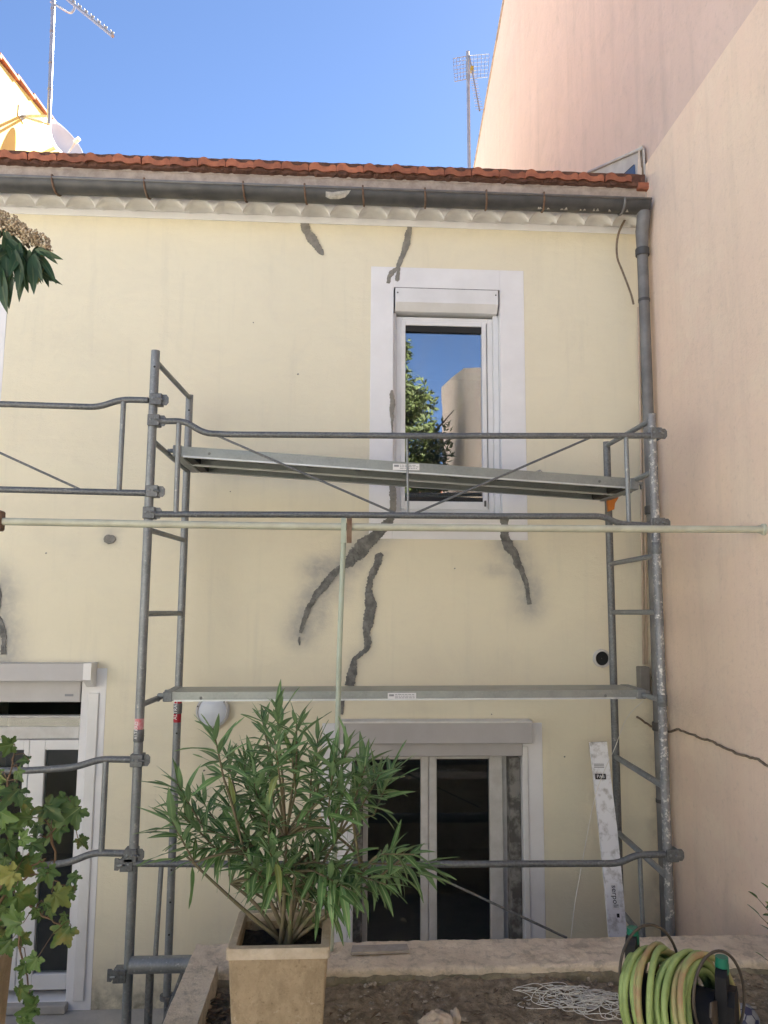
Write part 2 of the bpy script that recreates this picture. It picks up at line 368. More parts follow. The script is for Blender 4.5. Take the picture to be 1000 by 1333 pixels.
M['string'] = pm('white_string', (.80, .78, .72), (.66, .64, .57), .9, 30)
M['cable'] = pm('grey_brown_cable', (.16, .115, .075), (.27, .21, .15), .8, 25)
M['conduit'] = pm('painted_conduit', (.66, .55, .44), (.56, .45, .35), .8, 8)
M['grey_box'] = pm('grey_plastic_box', (.25, .235, .21), (.20, .185, .165), .7, 10)
M['lamp_rim'] = pm('grey_white_plastic', (.62, .62, .62), (.52, .52, .52), .5, 12)
M['lamp_glass'] = pm('pale_blue_white_plastic', (.74, .79, .87), (.66, .72, .82), .3, 8)
M['flash'] = pm('pale_flashing', (.56, .54, .50), (.46, .44, .41), .7, 6)
M['blue'] = pm('dark_blue_panel', (.10, .16, .30), (.06, .10, .2), .15, 4)
M['orange'] = pm('orange_plastic', (.62, .20, .015), (.5, .16, .02), .6)
M['antenna'] = pm('antenna_aluminium', (.52, .53, .55), (.40, .41, .43), .4, 20, metallic=.6)
M['yellow'] = pm('yellow_tape', (.45, .32, .03), (.38, .26, .03), .6)
M['bark'] = pm('bark', (.13, .095, .065), (.20, .16, .115), .95, 20, bmp=.5)
M['vine_stem'] = pm('vine_cane', (.21, .13, .075), (.15, .10, .06), .9, 30, bmp=.3)
M['oleander_stem'] = pm('oleander_stem', (.20, .155, .105), (.13, .13, .06), .8, 18)
M['oleander'] = leaf_mat('oleander_leaf', (.11, .225, .08), (.175, .315, .11), (.21, .32, .16), (.38, .48, .22), .42, .32)
M['grape'] = leaf_mat('grape_leaf', (.06, .125, .032), (.115, .185, .045), (.15, .21, .09), (.22, .27, .10), .5, .4, (.72, .95), (.27, .22, .05))
M['loquat'] = leaf_mat('loquat_leaf', (.028, .065, .032), (.045, .095, .04), (.16, .165, .095), (.11, .15, .07), .4, .25, (.8, .97))
M['bloom'] = pm('woolly_buds', (.62, .53, .40), (.34, .25, .15), .95, 90)
M['tree'] = leaf_mat('tree_leaf', (.06, .085, .022), (.11, .135, .035), (.10, .12, .045), (.12, .15, .05), .6, .2)
M['navy'] = pm('navy_seam', (.02, .025, .07), (.03, .035, .09), .5)
M['ballwhite'] = pm('worn_white_leather', (.27, .28, .30), (.18, .19, .21), .6, 25)

# ================================================================== THE SETTING
g = MB(); g.add([(-400, -400, 0), (400, -400, 0), (400, 400, 0), (-400, 400, 0)], [(0, 1, 2, 3)])
kind(g.build('ground', M['paving']), 'structure')
XW = 2.289                                    # plane of the wall that closes the yard to the right
SOIL = .99
t = MB(); t.box(-7, XW, -18, -3.45, .004, .975); t.box(-7, -.70, -3.45, -2.75, .004, .975)
kind(t.build('terrace', M['terrace']), 'structure')

# planter soil: an uneven sheet between the curbs
s = MB(); nx, ny = 230, 130; xs = np.linspace(-.56, XW, nx); ys = np.linspace(-3.45, -1.83, ny)
for j in range(ny):
    for i in range(nx):
        p = Vector((xs[i], ys[j], 0))
        z = SOIL+.02*noise.noise(p*3)+.016*noise.noise(p*11+Vector((3, 1, 0)))+.012*noise.noise(p*27)+.009*abs(noise.noise(p*48))
        z += .035*max(0, 1-abs(ys[j]+1.83)/.16)*(.6+.6*noise.noise(p*5))
        if i == 0 or j == 0: z -= .3
        s.v.append((xs[i], ys[j], z))
s.f = [(j*nx+i, j*nx+i+1, (j+1)*nx+i+1, (j+1)*nx+i) for j in range(ny-1) for i in range(nx-1)]; s.m = [0]*len(s.f)
kind(s.build('planter_soil', M['soil'], smooth=True, recalc=False), 'structure')

# ------------------------------------------------------------------ yellow house
house = thing('cream_house', 'cream rendered two storey house with repaired cracks behind the scaffolding', 'house', (0, 0, 0))
ZL = 2.75
UP = (.362, 1.187, 3.405, 5.158)              # upper window opening
LO = (.055, 1.352, .06, 1.66)                 # lower French window
DO = (-3.25, -1.835, .06, 2.20)               # door at the left
UL = (-3.55, -2.72, 3.405, 5.158)             # upper left window
X0, X1, ZT = -3.98, XW-.002, 5.98
OPEN = [UP, LO, DO, UL]
cracks = {
 'a': [(392,268,3),(394,283,8),(397,298,9),(405,310,10),(412,320,11),(418,328,8),(421,332,2)],
 'b': [(536,282,3),(533,300,8),(530,315,8),(526,328,7),(521,340,6),(518,350,8),(510,356,9),(506,362,8),(505,369,7)],
 'b2': [(519,349,5),(518,357,5),(517,364,5),(516,366,3)],
 'c': [(511,674,11),(505,682,12),(494,691,13),(482,702,14),(471,712,17),(463,722,19),(457,731,15),(450,736,11),(442,741,10),(424,759,9),(410,777,8),(399,797,8),(393,817,8),(391,824,4)],
 'c2': [(390,829,2),(389,834,3),(390,840,2)],
 'd': [(498,721,7),(493,726,11),(489,736,10),(483,752,12),(480,768,11),(483,786,12),(481,804,12),(477,818,10),(479,835,10),(476,847,8),(468,852,8),(462,858,9),(458,876,11),(455,893,12)],
 'd2': [(447,896,6),(446,912,5),(445,930,4)],
 'e': [(656,672,11),(657,688,8),(657,699,8),(661,710,10),(670,720,9),(675,736,10),(682,750,7),(687,768,6),(689,787,7)],
 'f': [(-6,760,8),(1,775,5),(-3,800,6),(3,816,7),(6,830,7),(5,852,8)],
}
def crack_world(c): return [(at(x, y, 0), w/980*5.55) for x, y, w in c]
SM = []
for k, wd, st_ in (('c', .115, 1.0), ('d', .06, .50), ('e', .12, .85), ('f', .14, .9), ('a', .02, .15), ('b', .02, .15)):
    pts = [p for p, _ in crack_world(cracks[k])]
    SM.append((np.array([(p.x, p.z) for p in pts]), wd, st_))
BL = [(at(*b[:2], 0), b[2]/980*5.55, b[3]/980*5.55, b[4]) for b in ((426,742,34,20,.95),(414,795,18,30,.7),(474,704,30,18,.7),(440,768,22,20,.5),(692,768,16,30,.8),(652,742,26,12,.5),(668,690,26,16,.5),(143,702,11,9,.6),(145,690,14,5,.4),(8,800,20,55,.5),(268,1000,14,60,.22),(520,925,70,8,.12))]
fine = np.arange(-2.8, X1, .028); xs = sorted(set([X0]+[round(float(x), 4) for x in fine]+[X1]+[o[i] for o in OPEN for i in (0, 1)]))
zf = np.arange(0.0, ZT, .028); zs = sorted(set([round(float(z), 4) for z in zf]+[ZT]+[o[i] for o in OPEN for i in (2, 3)]))
def thin(a): 
    keep = [a[0]]; fixed = {o[i] for o in OPEN for i in range(4)} | {a[-1]}
    for v in a[1:]:
        if v-keep[-1] < .008 and v not in fixed: continue
        if v-keep[-1] < .008 and keep[-1] not in fixed and len(keep) > 1: keep.pop()
        keep.append(v)
    return keep
xs, zs = thin(xs), thin(zs); GX, GZ = np.meshgrid(np.array(xs), np.array(zs))
sm = np.zeros_like(GX)
for P, wd, st_ in SM:
    d = np.full_like(GX, 9.0)
    for a, b in zip(P[:-1], P[1:]):
        ab = b-a; tt = np.clip(((GX-a[0])*ab[0]+(GZ-a[1])*ab[1])/(ab@ab+1e-9), 0, 1)
        d = np.minimum(d, np.hypot(GX-a[0]-tt*ab[0], GZ-a[1]-tt*ab[1]))
    sm = np.maximum(sm, st_*np.exp(-(d/wd)**2))
for p, rx, rz, k in BL: sm = np.maximum(sm, k*np.exp(-(((GX-p.x)/rx)**2+((GZ-p.z)/rz)**2)**1.5))
dm = np.clip(1-GZ/.32, 0, 1)*.9+.12*np.clip((GZ-5.55)/.1, 0, 1)  # stained foot of the wall, slightly darker band at the top
dm = np.maximum(dm, .35*np.exp(-((GX-2.285)/.07)**2)*np.clip((4.6-GZ)/2.5, 0, 1))  # darker along the right-hand corner, fading upwards
w = MB(); nx = len(xs); w.v = [(float(x), 0.0, float(z)) for z in zs for x in xs]
for j in range(len(zs)-1):
    for i in range(nx-1):
        cx, cz = (xs[i]+xs[i+1])/2, (zs[j]+zs[j+1])/2
        if any(o[0] < cx < o[1] and o[2] < cz < o[3] for o in OPEN): continue
        w.f.append((j*nx+i, j*nx+i+1, (j+1)*nx+i+1, (j+1)*nx+i)); w.m.append(0)
for i in range(len(w.v)):                       # hand trowelled: a few mm out of true
    x, y, z = w.v[i]; w.v[i] = (x, .004*noise.noise(Vector((x*2.2, 0, z*2.2)))*(0 if any(o[0]-.2 < x < o[1]+.2 and o[2]-.2 < z < o[3]+.2 for o in OPEN) else 1), z)
w.build('facade_wall', M['cream'], house, smooth=True, attrs={'smear': sm.ravel().tolist(), 'wall_darken': dm.ravel().tolist()}, recalc=False)
b = MB(); b.box(X0, X0+.3, .02, 8.6, 0, 6.1); b.build('gable_wall', M['cream'], house)
b = MB(); b.box(X1-.3, X1, .02, 8.6, 0, 6.1); b.build('gable_wall', M['cream'], house)
b = MB(); b.box(X0+.3, X1-.3, 8.3, 8.6, 0, 6.1); b.build('rear_wall', M['cream'], house)
b = MB(); b.box(X0+.3, X1-.3, .6, 8.3, 2.62, 2.9); b.build('floor_slab', M['room'], house)
for o in OPEN:                                   # dim rooms behind the openings
    r_ = MB(); x0, x1, z0, z1 = o[0]-.5, min(o[1]+.5, X1-.32), o[2]-.05, o[3]+.25
    z1 = min(z1, 2.6) if z0 < 2 else z1
    vs = [(x, y, z) for x in (x0, x1) for y in (.32, 3.2) for z in (z0, z1)]
    r_.add(vs, [(0,1,3,2), (4,6,7,5), (2,3,7,6), (0,2,6,4), (1,5,7,3)])
    r_.box(x0, o[0], .30, .318, z0, z1); r_.box(o[1], x1, .30, .318, z0, z1); r_.box(o[0], o[1], .30, .318, o[3], z1)
    r_.build('room', M['room'], house, recalc=False)

# crack repairs: ragged filler standing slightly proud of the render
def ragged(name, pts, mat, seed, Y=0.0, thick=.006, jag=.32):
    rnd = random.Random(seed); P = []
    for (a, wa), (b_, wb) in zip(pts[:-1], pts[1:]):
        n = max(2, int((b_-a).length/.0075))
        for i in range(n): k = i/n; P.append((a.lerp(b_, k), wa+(wb-wa)*k))
    P.append(pts[-1]); Lf, Rt = [], []
    for i, (p, wd) in enumerate(P):
        tn = (P[min(i+1, len(P)-1)][0]-P[max(i-1, 0)][0]).normalized(); nn = Vector((-tn.z, 0, tn.x))
        q = Vector((p.x*14, seed*3.1, p.z*14))
        sw = 1+.55*noise.noise(q*.33+Vector((2, 2, seed))); jl = sw+jag*1.5*noise.noise(q)+rnd.uniform(-jag, jag)*.5; jr = sw+jag*1.5*noise.noise(q+Vector((9, 9, 9)))+rnd.uniform(-jag, jag)*.5
        Lf.append(p+nn*wd*.5*jl); Rt.append(p-nn*wd*.5*jr)
    m = MB(); n = len(P); vs = []
    for i in range(n):
        c = (Lf[i]+Rt[i])/2; dz = rnd.uniform(-.002, .003)
        vs += [(Lf[i].x, Y+.002, Lf[i].z), (Lf[i].x, Y-thick*.9, Lf[i].z), (c.x, Y-thick-dz*.6, c.z), (Rt[i].x, Y-thick*.9, Rt[i].z), (Rt[i].x, Y+.002, Rt[i].z)]
    fs = [(i*5+j, i*5+j+1, (i+1)*5+j+1, (i+1)*5+j) for i in range(n-1) for j in range(4)]+[(0,1,2,3,4), tuple((n-1)*5+j for j in range(5))]
    m.add(vs, fs); return m.build(name, mat, house, recalc=True)
SUR = .004
for i, k in enumerate(cracks):
    up = k in ('a', 'b', 'b2')
    o = ragged('crack_repair', crack_world(cracks[k]), M['cement'] if up else M['cement_wet'], i+1, thick=.0085)
    if len(k) == 1:
        o['label'] = {'a': 'short tan filler strip under the eaves', 'b': 'hooked filler strip from the eaves to the window corner', 'c': 'widest dark filler smear running down from the sill', 'd': 'long jagged grey filler strip above the lower window', 'e': 'dark curved filler strip under the right end of the sill', 'f': 'dark filler at the left edge of the picture'}[k]
m = MB(); c = at(143, 702, 0); n = 18
ring = [(c.x+.043*(1+.25*noise.noise(Vector((math.cos(a)*2, math.sin(a)*2, 5))))*math.cos(a), c.z+.033*(1+.25*noise.noise(Vector((math.cos(a)*2, math.sin(a)*2, 8))))*math.sin(a)) for a in [2*math.pi*i/n for i in range(n)]]
m.prism(ring, 'y', -.010, .003); m.build('filler_patch', M['cement'], house)

rh = random.Random(14)
for px, py, r_ in ((243, 1087, .010), (388, 487, .005), (187, 958, .006), (592, 740, .005), (300, 640, .004), (262, 985, .006), (266, 1003, .006), (640, 930, .005), (735, 985, .005), (60, 720, .005), (330, 420, .004)):
    c = at(px, py, 0); m = MB(); m.prism([(c.x+r_*(1+.5*rh.uniform(-1, 1))*math.cos(a), c.z+r_*(1+.5*rh.uniform(-1, 1))*math.sin(a)) for a in [2*math.pi*i/9 for i in range(9)]], 'y', -.006, .004); m.build('chip', M['cement_wet'], house)
# ------------------------------------------------------------------ windows
def frame_mb(x0, x1, z0, z1, y0, y1, w_, mb=None, wt=None, wb=None, wr=None):
    mb = mb or MB(); wt = wt or w_; wb = wb or w_; wr = wr or w_
    mb.box(x0, x0+w_, y0, y1, z0, z1, bev=.004); mb.box(x1-wr, x1, y0, y1, z0, z1, bev=.004)
    mb.box(x0+w_, x1-wr, y0, y1, z1-wt, z1, bev=.004); mb.box(x0+w_, x1-wr, y0, y1, z0, z0+wb, bev=.004); return mb
def reveal(op, parent, depth=.30, name='reveal', mat=None):
    x0, x1, z0, z1 = op; r_ = MB(); e = .02
    r_.box(x0-e, x0, .0015, depth, z0, z1); r_.box(x1, x1+e, .0015, depth, z0, z1); r_.box(x0-e, x1+e, .0015, depth, z1, z1+e); r_.box(x0-e, x1+e, .0015, depth, z0-e, z0)
    return r_.build(name, mat or M['white_paint'], parent)
def surround(op, outer, parent, name='surround'):
    x0, x1, z0, z1 = outer; m = MB(); t0 = -SUR
    m.box(x0, op[0], t0, .001, z0, z1, bev=.002)
    m.box(op[1], x1, t0, .001, z0, z1, bev=.002)
    m.box(op[0]+.0005, op[1]-.0005, t0, .001, op[3], z1, bev=.002)
    if z0 < op[2]: m.box(op[0]+.0005, op[1]-.0005, t0, .001, z0, op[2], bev=.002)
    return m.build(name, M['white_paint'], parent)
def shutter_box(x0, x1, z0, z1, y0, y1, parent, ch=.03, mat=None):
    m = MB(); m.prism([(y1, z1), (y0, z1), (y0, z0+ch), (y0+ch*.9, z0), (y1, z0)], 'x', x0, x1)
    o = m.build('shutter_box', mat or M['pvc'], parent)
    return o

# upper window
def upper_window(op, dx, full):
    yf = .075
    a = at(516, 412, yf); b_ = at(641, 668, yf)
    x0, x1, z0, z1 = a.x+dx, op[1]-.045, op[2]+.012, a.z
    fr = frame_mb(x0, x1, z0, z1, yf, yf+.07, .042).build('window', M['pvc'], house)
    reveal(op, fr); surround(op, (op[0]-.175, op[1]+.19, 3.215, 5.325), fr)
    s0 = frame_mb(x0+.036, x1-.05, z0+.03, z1-.034, yf-.012, yf+.045, .036, wb=.062).build('sash', M['pvc'], fr)
    p_ = MB(); p_.box(x0+.070, x1-.084, yf+.012, yf+.018, z0+.09, z1-.068); p_.build('pane', M['glass_up'], fr)
    d_ = MB(); d_.box(x0+.073, x1-.087, yf-.008, yf+.006, z1-.122, z1-.071, bev=.003); d_.build('shutter_slat', M['dark'], fr)
    d_ = MB(); d_.box(x0+.073, x1-.087, yf+.002, yf+.010, z0+.093, z0+.125); d_.build('gasket', M['dark'], fr)
    g_ = MB(); g_.box(x1+.001, op[1]-.002, yf-.02, yf+.05, op[2]+.01, z1+.02, bev=.004); g_.build('guide_rail', M['pvc'], fr)
    g_ = MB(); g_.box(op[0]+.002, x0-.001, yf-.02, yf+.05, op[2]+.01, z1+.02, bev=.004); g_.build('guide_rail', M['pvc'], fr)
    shutter_box(op[0]+.012, op[1]-.018, z1+.022, op[3]-.012, -.03, .20, fr, .055)
    d_ = MB(); d_.box(op[0]+.004, op[1]-.004, -.018, .15, op[3]-.0115, op[3]-.001); d_.build('sealant_joint', M['cement_wet'], fr)
    for sx in (op[0]+.03, op[1]-.036):
        q = MB(); q.lathe([(0.0, -.0335), (.006, -.0335), (.006, -.028)], (sx, 0, op[3]-.05), (0, 1, 0), 8); q.build('screw', M['zinc'], fr)
    si = MB(); si.box(op[0]-.06, op[1]+.06, -.035, yf+.06, op[2]-.03, op[2]+.008, bev=.008); si.build('sill', M['plaster'], fr)
    if full:
        h = MB(); h.box(x1-.080, x1-.066, yf-.03, yf-.012, z0+.055, z0+.10, bev=.003); h.build('drain_cap', M['zinc'], fr)
        c1 = [(at(510.5, y, -SUR), w_/980*5.55) for y, w_ in ((508, 3), (514, 6), (530, 7), (545, 5), (556, 3), (566, 2))]
        ragged('crack_repair', c1, M['cement'], 31, Y=-SUR, thick=.005)
        c1 = [(at(511.5, y, -SUR), w_/980*5.55) for y, w_ in ((612, 4), (625, 8), (645, 9), (660, 8), (668, 10))]
        ragged('crack_repair', c1, M['cement'], 32, Y=-SUR, thick=.005)
    return fr
upper_window(UP, 0.0, True)
wl_ = upper_window(UL, UL[0]-UP[0], False)

# lower French window with its roller shutter box
yf = .17
fr = MB(); 
lx0, lx1 = at(460, 1100, yf).x, at(655, 1100, yf).x
ltop = at(560, 976, yf).z
frame_mb(lx0-.05, lx1+.045, LO[2]+.005, ltop, yf, yf+.07, .045, fr); fr = fr.build('window', M['pvc_dirty'], house)
reveal(LO, fr); surround(LO, (LO[0]-.19, at(708, 1080, 0).x, .0, 1.885), fr)
cl, cm, cr = lx0, at(558, 1100, yf).x, lx1
for a, b_ in ((cl, cm-.002), (cm+.002, cr)):
    frame_mb(a, b_, LO[2]+.05, ltop-.03, yf-.02, yf+.04, .105 if a == cl else .057, wt=.035, wb=.09, wr=.057 if a == cl else .10).build('sash', M['pvc_dirty'], fr)
    p_ = MB(); p_.box(a+.05, b_-.05, yf+.008, yf+.014, LO[2]+.13, ltop-.06); p_.build('pane', M['glass_low'], fr)
wb_ = MB(); wb_.box(LO[1]-.125, LO[1]-.045, .05, .165, LO[2]+.004, 1.63, bev=.006); o = wb_.build('jamb_board', M['weathered'], fr); o['label'] = 'dark jamb board with peeling paint'
wb_ = MB(); wb_.box(LO[0]+.045, LO[0]+.11, .05, .165, LO[2]+.004, 1.63, bev=.006); wb_.build('jamb_board', M['weathered'], fr)
for x in (LO[0]+.002, LO[1]-.044):
    q = MB(); q.box(x, x+.042, -.016, .06, LO[2]+.003, 1.72, bev=.005); q.build('guide_rail', M['pvc'], fr)
bx0, bx1 = at(441, 950, -.10).x, at(692, 950, -.10).x; bz1, bz0 = at(600, 941, -.10).z, at(600, 968, -.10).z
shutter_box(bx0, bx1, bz0, bz1, -.115, .06, fr, .006, M['alu_box'])
q = MB(); q.box(bx0+.06, bx1-.045, -.02, .055, bz0-.105, bz0-.001, bev=.006); q.build('shutter_bottom_bar', M['alu_box'], fr)
q = MB(); q.box(bx0-.012, bx1+.004, -.122, .01, bz1+.0005, bz1+.014, bev=.003); q.build('box_cap', M['plaster'], fr)

# French door at the left
yf = .07
fr = frame_mb(DO[0]+.04, DO[1]-.002, DO[2]+.04, 1.93, yf+.005, yf+.07, .028, wt=.015).build('door', M['pvc_dirty'], house)
reveal(DO, fr); surround(DO, (DO[0]-.15, at(136, 950, 0).x, 0.0, 2.27), fr)
dz_head0, dz_head1 = at(70, 962, yf).z, at(70, 946, yf).z
q = MB(); q.box(DO[0]+.07, DO[1]-.03, yf+.006, yf+.035, dz_head0, dz_head1, bev=.004); q.build('transom', M['pvc_dirty'], fr)
q = MB(); q.box(DO[0]+.07, DO[1]-.03, yf+.010, yf+.016, dz_head1, 1.915); q.build('pane', M['glass_low'], fr)
mx = at(32, 1100, yf).x
lz1 = dz_head0-.004; lz0 = at(60, 1287, yf).z
dxr = at(105, 1100, yf).x
for a, b_ in ((DO[0]+.072, mx-.002), (mx+.002, dxr)):
    frame_mb(a, b_, lz0, lz1, yf-.02, yf+.04, .108 if b_ == dxr else .06, wt=.068, wb=.10, wr=.045 if b_ == dxr else .035).build('leaf', M['pvc'], fr)
    q = MB(); q.box(a+.03, b_-.03, yf+.008, yf+.014, lz0+.09, lz1-.06); q.build('pane', M['glass_low'], fr)
q = MB(); q.box(DO[0]-.06, DO[1]+.02, -.06, .3, .005, .058, bev=.006); q.build('threshold', M['paving'], fr)
for x in (DO[0]+.002, at(104.5, 1100, -.02).x):
    q = MB(); q.box(x, x+.075 if x > -2.5 else x+.04, -.02, .06, DO[2]+.003, 2.10, bev=.005); q.build('guide_rail', M['pvc'], fr)
dx1 = at(109, 875, -.12).x; dz1, dz0 = at(60, 864, -.12).z, at(60, 887, -.12).z
shutter_box(DO[0]-.1, dx1, dz0, dz1, -.135, .06, fr, .006, M['alu_box'])
q = MB(); q.prism([(.03, dz1+.004), (-.137, dz1+.004), (-.137, dz0+.01), (-.05, dz0-.045), (.03, dz0-.045)], 'x', dx1+.001, dx1+.055); q.build('box_cheek', M['pvc'], fr)
q = MB(); q.box(DO[0]+.05, DO[1]-.006, -.012, .05, 2.035, dz0-.001, bev=.006); q.build('shutter_bottom_bar', M['alu_box'], fr)
p0 = at(90, 905, -.0135); q = MB(); q.box(p0.x-.03, p0.x+.03, -.0135, -.0122, p0.z-.008, p0.z+.008); q.build('maker_plate', M['ink_grey'], fr)

# ------------------------------------------------------------------ genoise cornice
per = .2155; off = at(46, 269, -.2).x; z_c = at(440, 280.5, -.2).z; ah = .086; yfz = -.205
zb = at(440, 292.5, 0).z
m = MB(); nst = 14; x = off-8*per; cols = []
while x < X1-.02:
    for i in range(nst):
        u = i/nst; X = x+u*per; wv = abs(math.sin(math.pi*(u+(.05+.03*noise.noise(Vector((x*9, 1, 0))))*math.sin(2*math.pi*u))))**.85*(1+.18*noise.noise(Vector((x*7, 4, 0))))
        if X0+.02 <= X <= X1-.02: cols.append((X, z_c+ah*wv+.004*noise.noise(Vector((X*6, 0, 0))), wv))
    x += per
cols.append((X1-.003, z_c+.02, .2)); ztop = 5.80
vs = []
for X, z, wv in cols: vs += [(X, .003, zb+.044+.010*wv), (X, -.05, zb+.048+.018*wv), (X, -.12, zb+.052+(z-zb-.052)*.45), (X, yfz+.012, z-.004), (X, yfz, z+.008), (X, yfz, ztop), (X, .003, ztop)]
m.add(vs, [(i*7+j, i*7+j+1, (i+1)*7+j+1, (i+1)*7+j) for i in range(len(cols)-1) for j in range(6)])
m.build('cornice', M['plaster'], house, recalc=True, smooth=50)
m = MB(); m.box(X0+.002, X1-.002, -.012, .001, zb, zb+.055, bev=.004); m.build('cornice_band', M['white_paint'], house)
m = MB(); m.box(X0+.002, X1-.002, -.228, .0, 5.801, at(420, 227.5, -.228).z, bev=.010); m.build('eave_mortar', M['mortar'], house)
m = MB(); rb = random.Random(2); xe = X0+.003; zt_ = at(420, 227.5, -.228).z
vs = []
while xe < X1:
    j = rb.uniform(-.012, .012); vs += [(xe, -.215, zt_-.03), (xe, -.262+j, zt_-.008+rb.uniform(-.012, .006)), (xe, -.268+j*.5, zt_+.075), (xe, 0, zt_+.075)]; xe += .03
m.add(vs, [(i*4+j, i*4+j+1, i*4+j+5, i*4+j+4) for i in range(len(vs)//4-1) for j in range(3)]); m.build('eave_shade_band', M['eave_shade'], house)  # ragged dark strip that paints the shadow gap under the tile edge

# ------------------------------------------------------------------ roof
SLP = math.tan(R(16)); YE = -.285; ZE = at(420, 222, YE).z
def rz(Y): return ZE+(Y-YE)*SLP
m = MB(); m.add([(X0, YE+.05, rz(YE)-.012), (X1, YE+.05, rz(YE)-.012), (X1, 4.2, rz(4.15)-.012), (X0, 4.2, rz(4.15)-.012), (X1, 8.7, rz(-.3)), (X0, 8.7, rz(-.3)),
       (X0, YE+.05, rz(YE)-.03), (X1, YE+.05, rz(YE)-.03), (X1, 4.2, rz(4.15)-.1), (X0, 4.2, rz(4.15)-.1), (X1, 8.7, rz(-.3)-.1), (X0, 8.7, rz(-.3)-.1)],
      [(0,1,2,3), (3,2,4,5), (7,6,9,8), (8,9,11,10), (0,6,7,1), (5,4,10,11), (0,3,9,6), (3,5,11,9), (1,7,8,2), (2,8,10,4)])
roof = m.build('roof', M['mortar'], house)
TP = .2035                                     # one interlocking tile: a round roll and a flatter pan
def tile_mesh():
    prof = [(-.1015, .006), (-.094, .020), (-.080, .031), (-.058, .036), (-.036, .031), (-.022, .018), (-.006, .008), (.02, .006), (.046, .008), (.056, .018), (.076, .023), (.092, .018), (.1005, .006)]
    m = MB(); n = len(prof); vs = []
    for yy, lift, th in ((0.0, .026, .034), (.42, .0, .014)):
        for x, z in prof: vs.append((x, yy+(.004 if yy == 0 else 0), z+lift))
        for x, z in prof: vs.append((x*.985, yy, z*.5+lift-th))
    fs = []
    for i in range(n-1):
        fs += [(i, i+1, 2*n+i+1, 2*n+i), (n+i+1, n+i, 3*n+i, 3*n+i+1), (i+1, i, n+i, n+i+1), (2*n+i, 2*n+i+1, 3*n+i+1, 3*n+i)]
    fs += [(0, 2*n, 3*n, n), (n-1, 2*n-1, 4*n-1, 3*n-1)]
    m.add(vs, fs); return m.mesh('tile', M['tile'], smooth=38)
TM = tile_mesh()
toff = at(348, 211, YE).x-TP*20
rnd = random.Random(3)
for row in range(2):
    for k in range(60):
        X = toff+k*TP
        if X < -3.0 or X > X1-.16: continue
        o = link('tile', TM, roof)
        put(o, Matrix.Translation((X+rnd.uniform(-.004, .004), YE+row*.36+rnd.uniform(-.008, .008), rz(YE+row*.36)+.003+row*.013)) @ Matrix.Rotation(math.atan(SLP)+rnd.uniform(-.012, .012), 4, 'X') @ Matrix.Rotation(rnd.uniform(-.015, .015), 4, 'Z'))
m = MB(); n = 30*31
xs_ = np.arange(X0, X1, .022); vs = []
for Y in (.42, 2.3, 4.19):
    for x in xs_:
        u = ((x-toff) % TP)/TP; vs.append((float(x), Y, rz(Y)+.016+.03*max(0, math.cos(2*math.pi*(u+.28)))**.8))
k = len(xs_); m.add(vs, [(j*k+i, j*k+i+1, (j+1)*k+i+1, (j+1)*k+i) for j in range(2) for i in range(k-1)])
kind(m.build('upper_tiles', M['tile'], roof, recalc=False, smooth=True), 'stuff')
c = at(838, 243, -.25); q = MB(); q.box(c.x-.05, c.x+.045, -.27, -.05, c.z-.025, c.z+.03, bev=.008); q.build('broken_tile', M['tile'], roof)

# ------------------------------------------------------------------ gutter and downpipe
GR = .077; gy = -.31; zl = at(420, 243.5, gy-GR).z; gx0, gx1 = X0+.02, at(843, 262, gy).x
gx1 = min(gx1, XW-.012)
m = MB(); na = 14; vs = []
for x in (gx0, gx1):
    for k in range(na+1):
        a = math.pi+math.pi*k/na; vs.append((x, gy+GR*math.cos(a), zl+GR*math.sin(a)))
    for k in range(na+1):
        a = 2*math.pi-math.pi*k/na; vs.append((x, gy+(GR-.003)*math.cos(a), zl+(GR-.003)*math.sin(a)))
n = 2*(na+1); m.add(vs, [(j, (j+1) % n, n+(j+1) % n, n+j) for j in range(n)])
gut = m.build('gutter', M['zinc'], house, smooth=40)
m = MB(); m.tube([(gx0, gy-GR, zl), (gx1, gy-GR, zl)], .0105, 10); m.build('rolled_lip', M['zinc_pipe'], gut, smooth=True)
for x in (gx0, gx1-.006):
    m = MB(); m.prism([(gy+GR*math.cos(math.pi+math.pi*k/14), zl+GR*math.sin(math.pi+math.pi*k/14)) for k in range(15)], 'x', x, x+.006); m.build('end_cap', M['zinc'], gut)
for px, py in ((68, 235), (188, 238), (317, 242), (397, 244), (473, 247), (554, 250), (634, 253), (709, 256)):
    X = at(px, py, gy-GR).x; dx = random.uniform(-.004, .004)
    m = MB(); pts = [(X+.02*(k/16-.2), gy+(GR+.004)*math.cos(math.pi+math.pi*k/16*.96), zl+(GR+.004)*math.sin(math.pi+math.pi*k/16*.96)) for k in range(17)]
    pts = [(X-.004, gy-GR+.03, zl+.022), (X-.004, gy-GR-.004, zl+.018)]+pts
    m.tube(pts, .0075, 6); m.build('bracket', M['rust'], gut, smooth=True)
X = at(814, 262, gy-GR).x; m = MB(); m.tube([(X, gy+(GR+.003)*math.cos(math.pi+math.pi*k/16), zl+(GR+.003)*math.sin(math.pi+math.pi*k/16)) for k in range(17)], .009, 8); m.build('joint', M['zinc_pipe'], gut, smooth=True)
def on_gutter(px, py):                         # a point on the outside of the gutter, on the line of sight of a spot
    d = ray(px, py); best = None
    for k in range(60):
        a = math.pi+math.pi*.55*k/59; y = gy+(GR+.002)*math.cos(a); z = zl+(GR+.002)*math.sin(a); p = at(px, py, y)
        if best is None or abs(p.z-z) < best[0]: best = (abs(p.z-z), Vector((p.x, y, z)))
    return best[1]
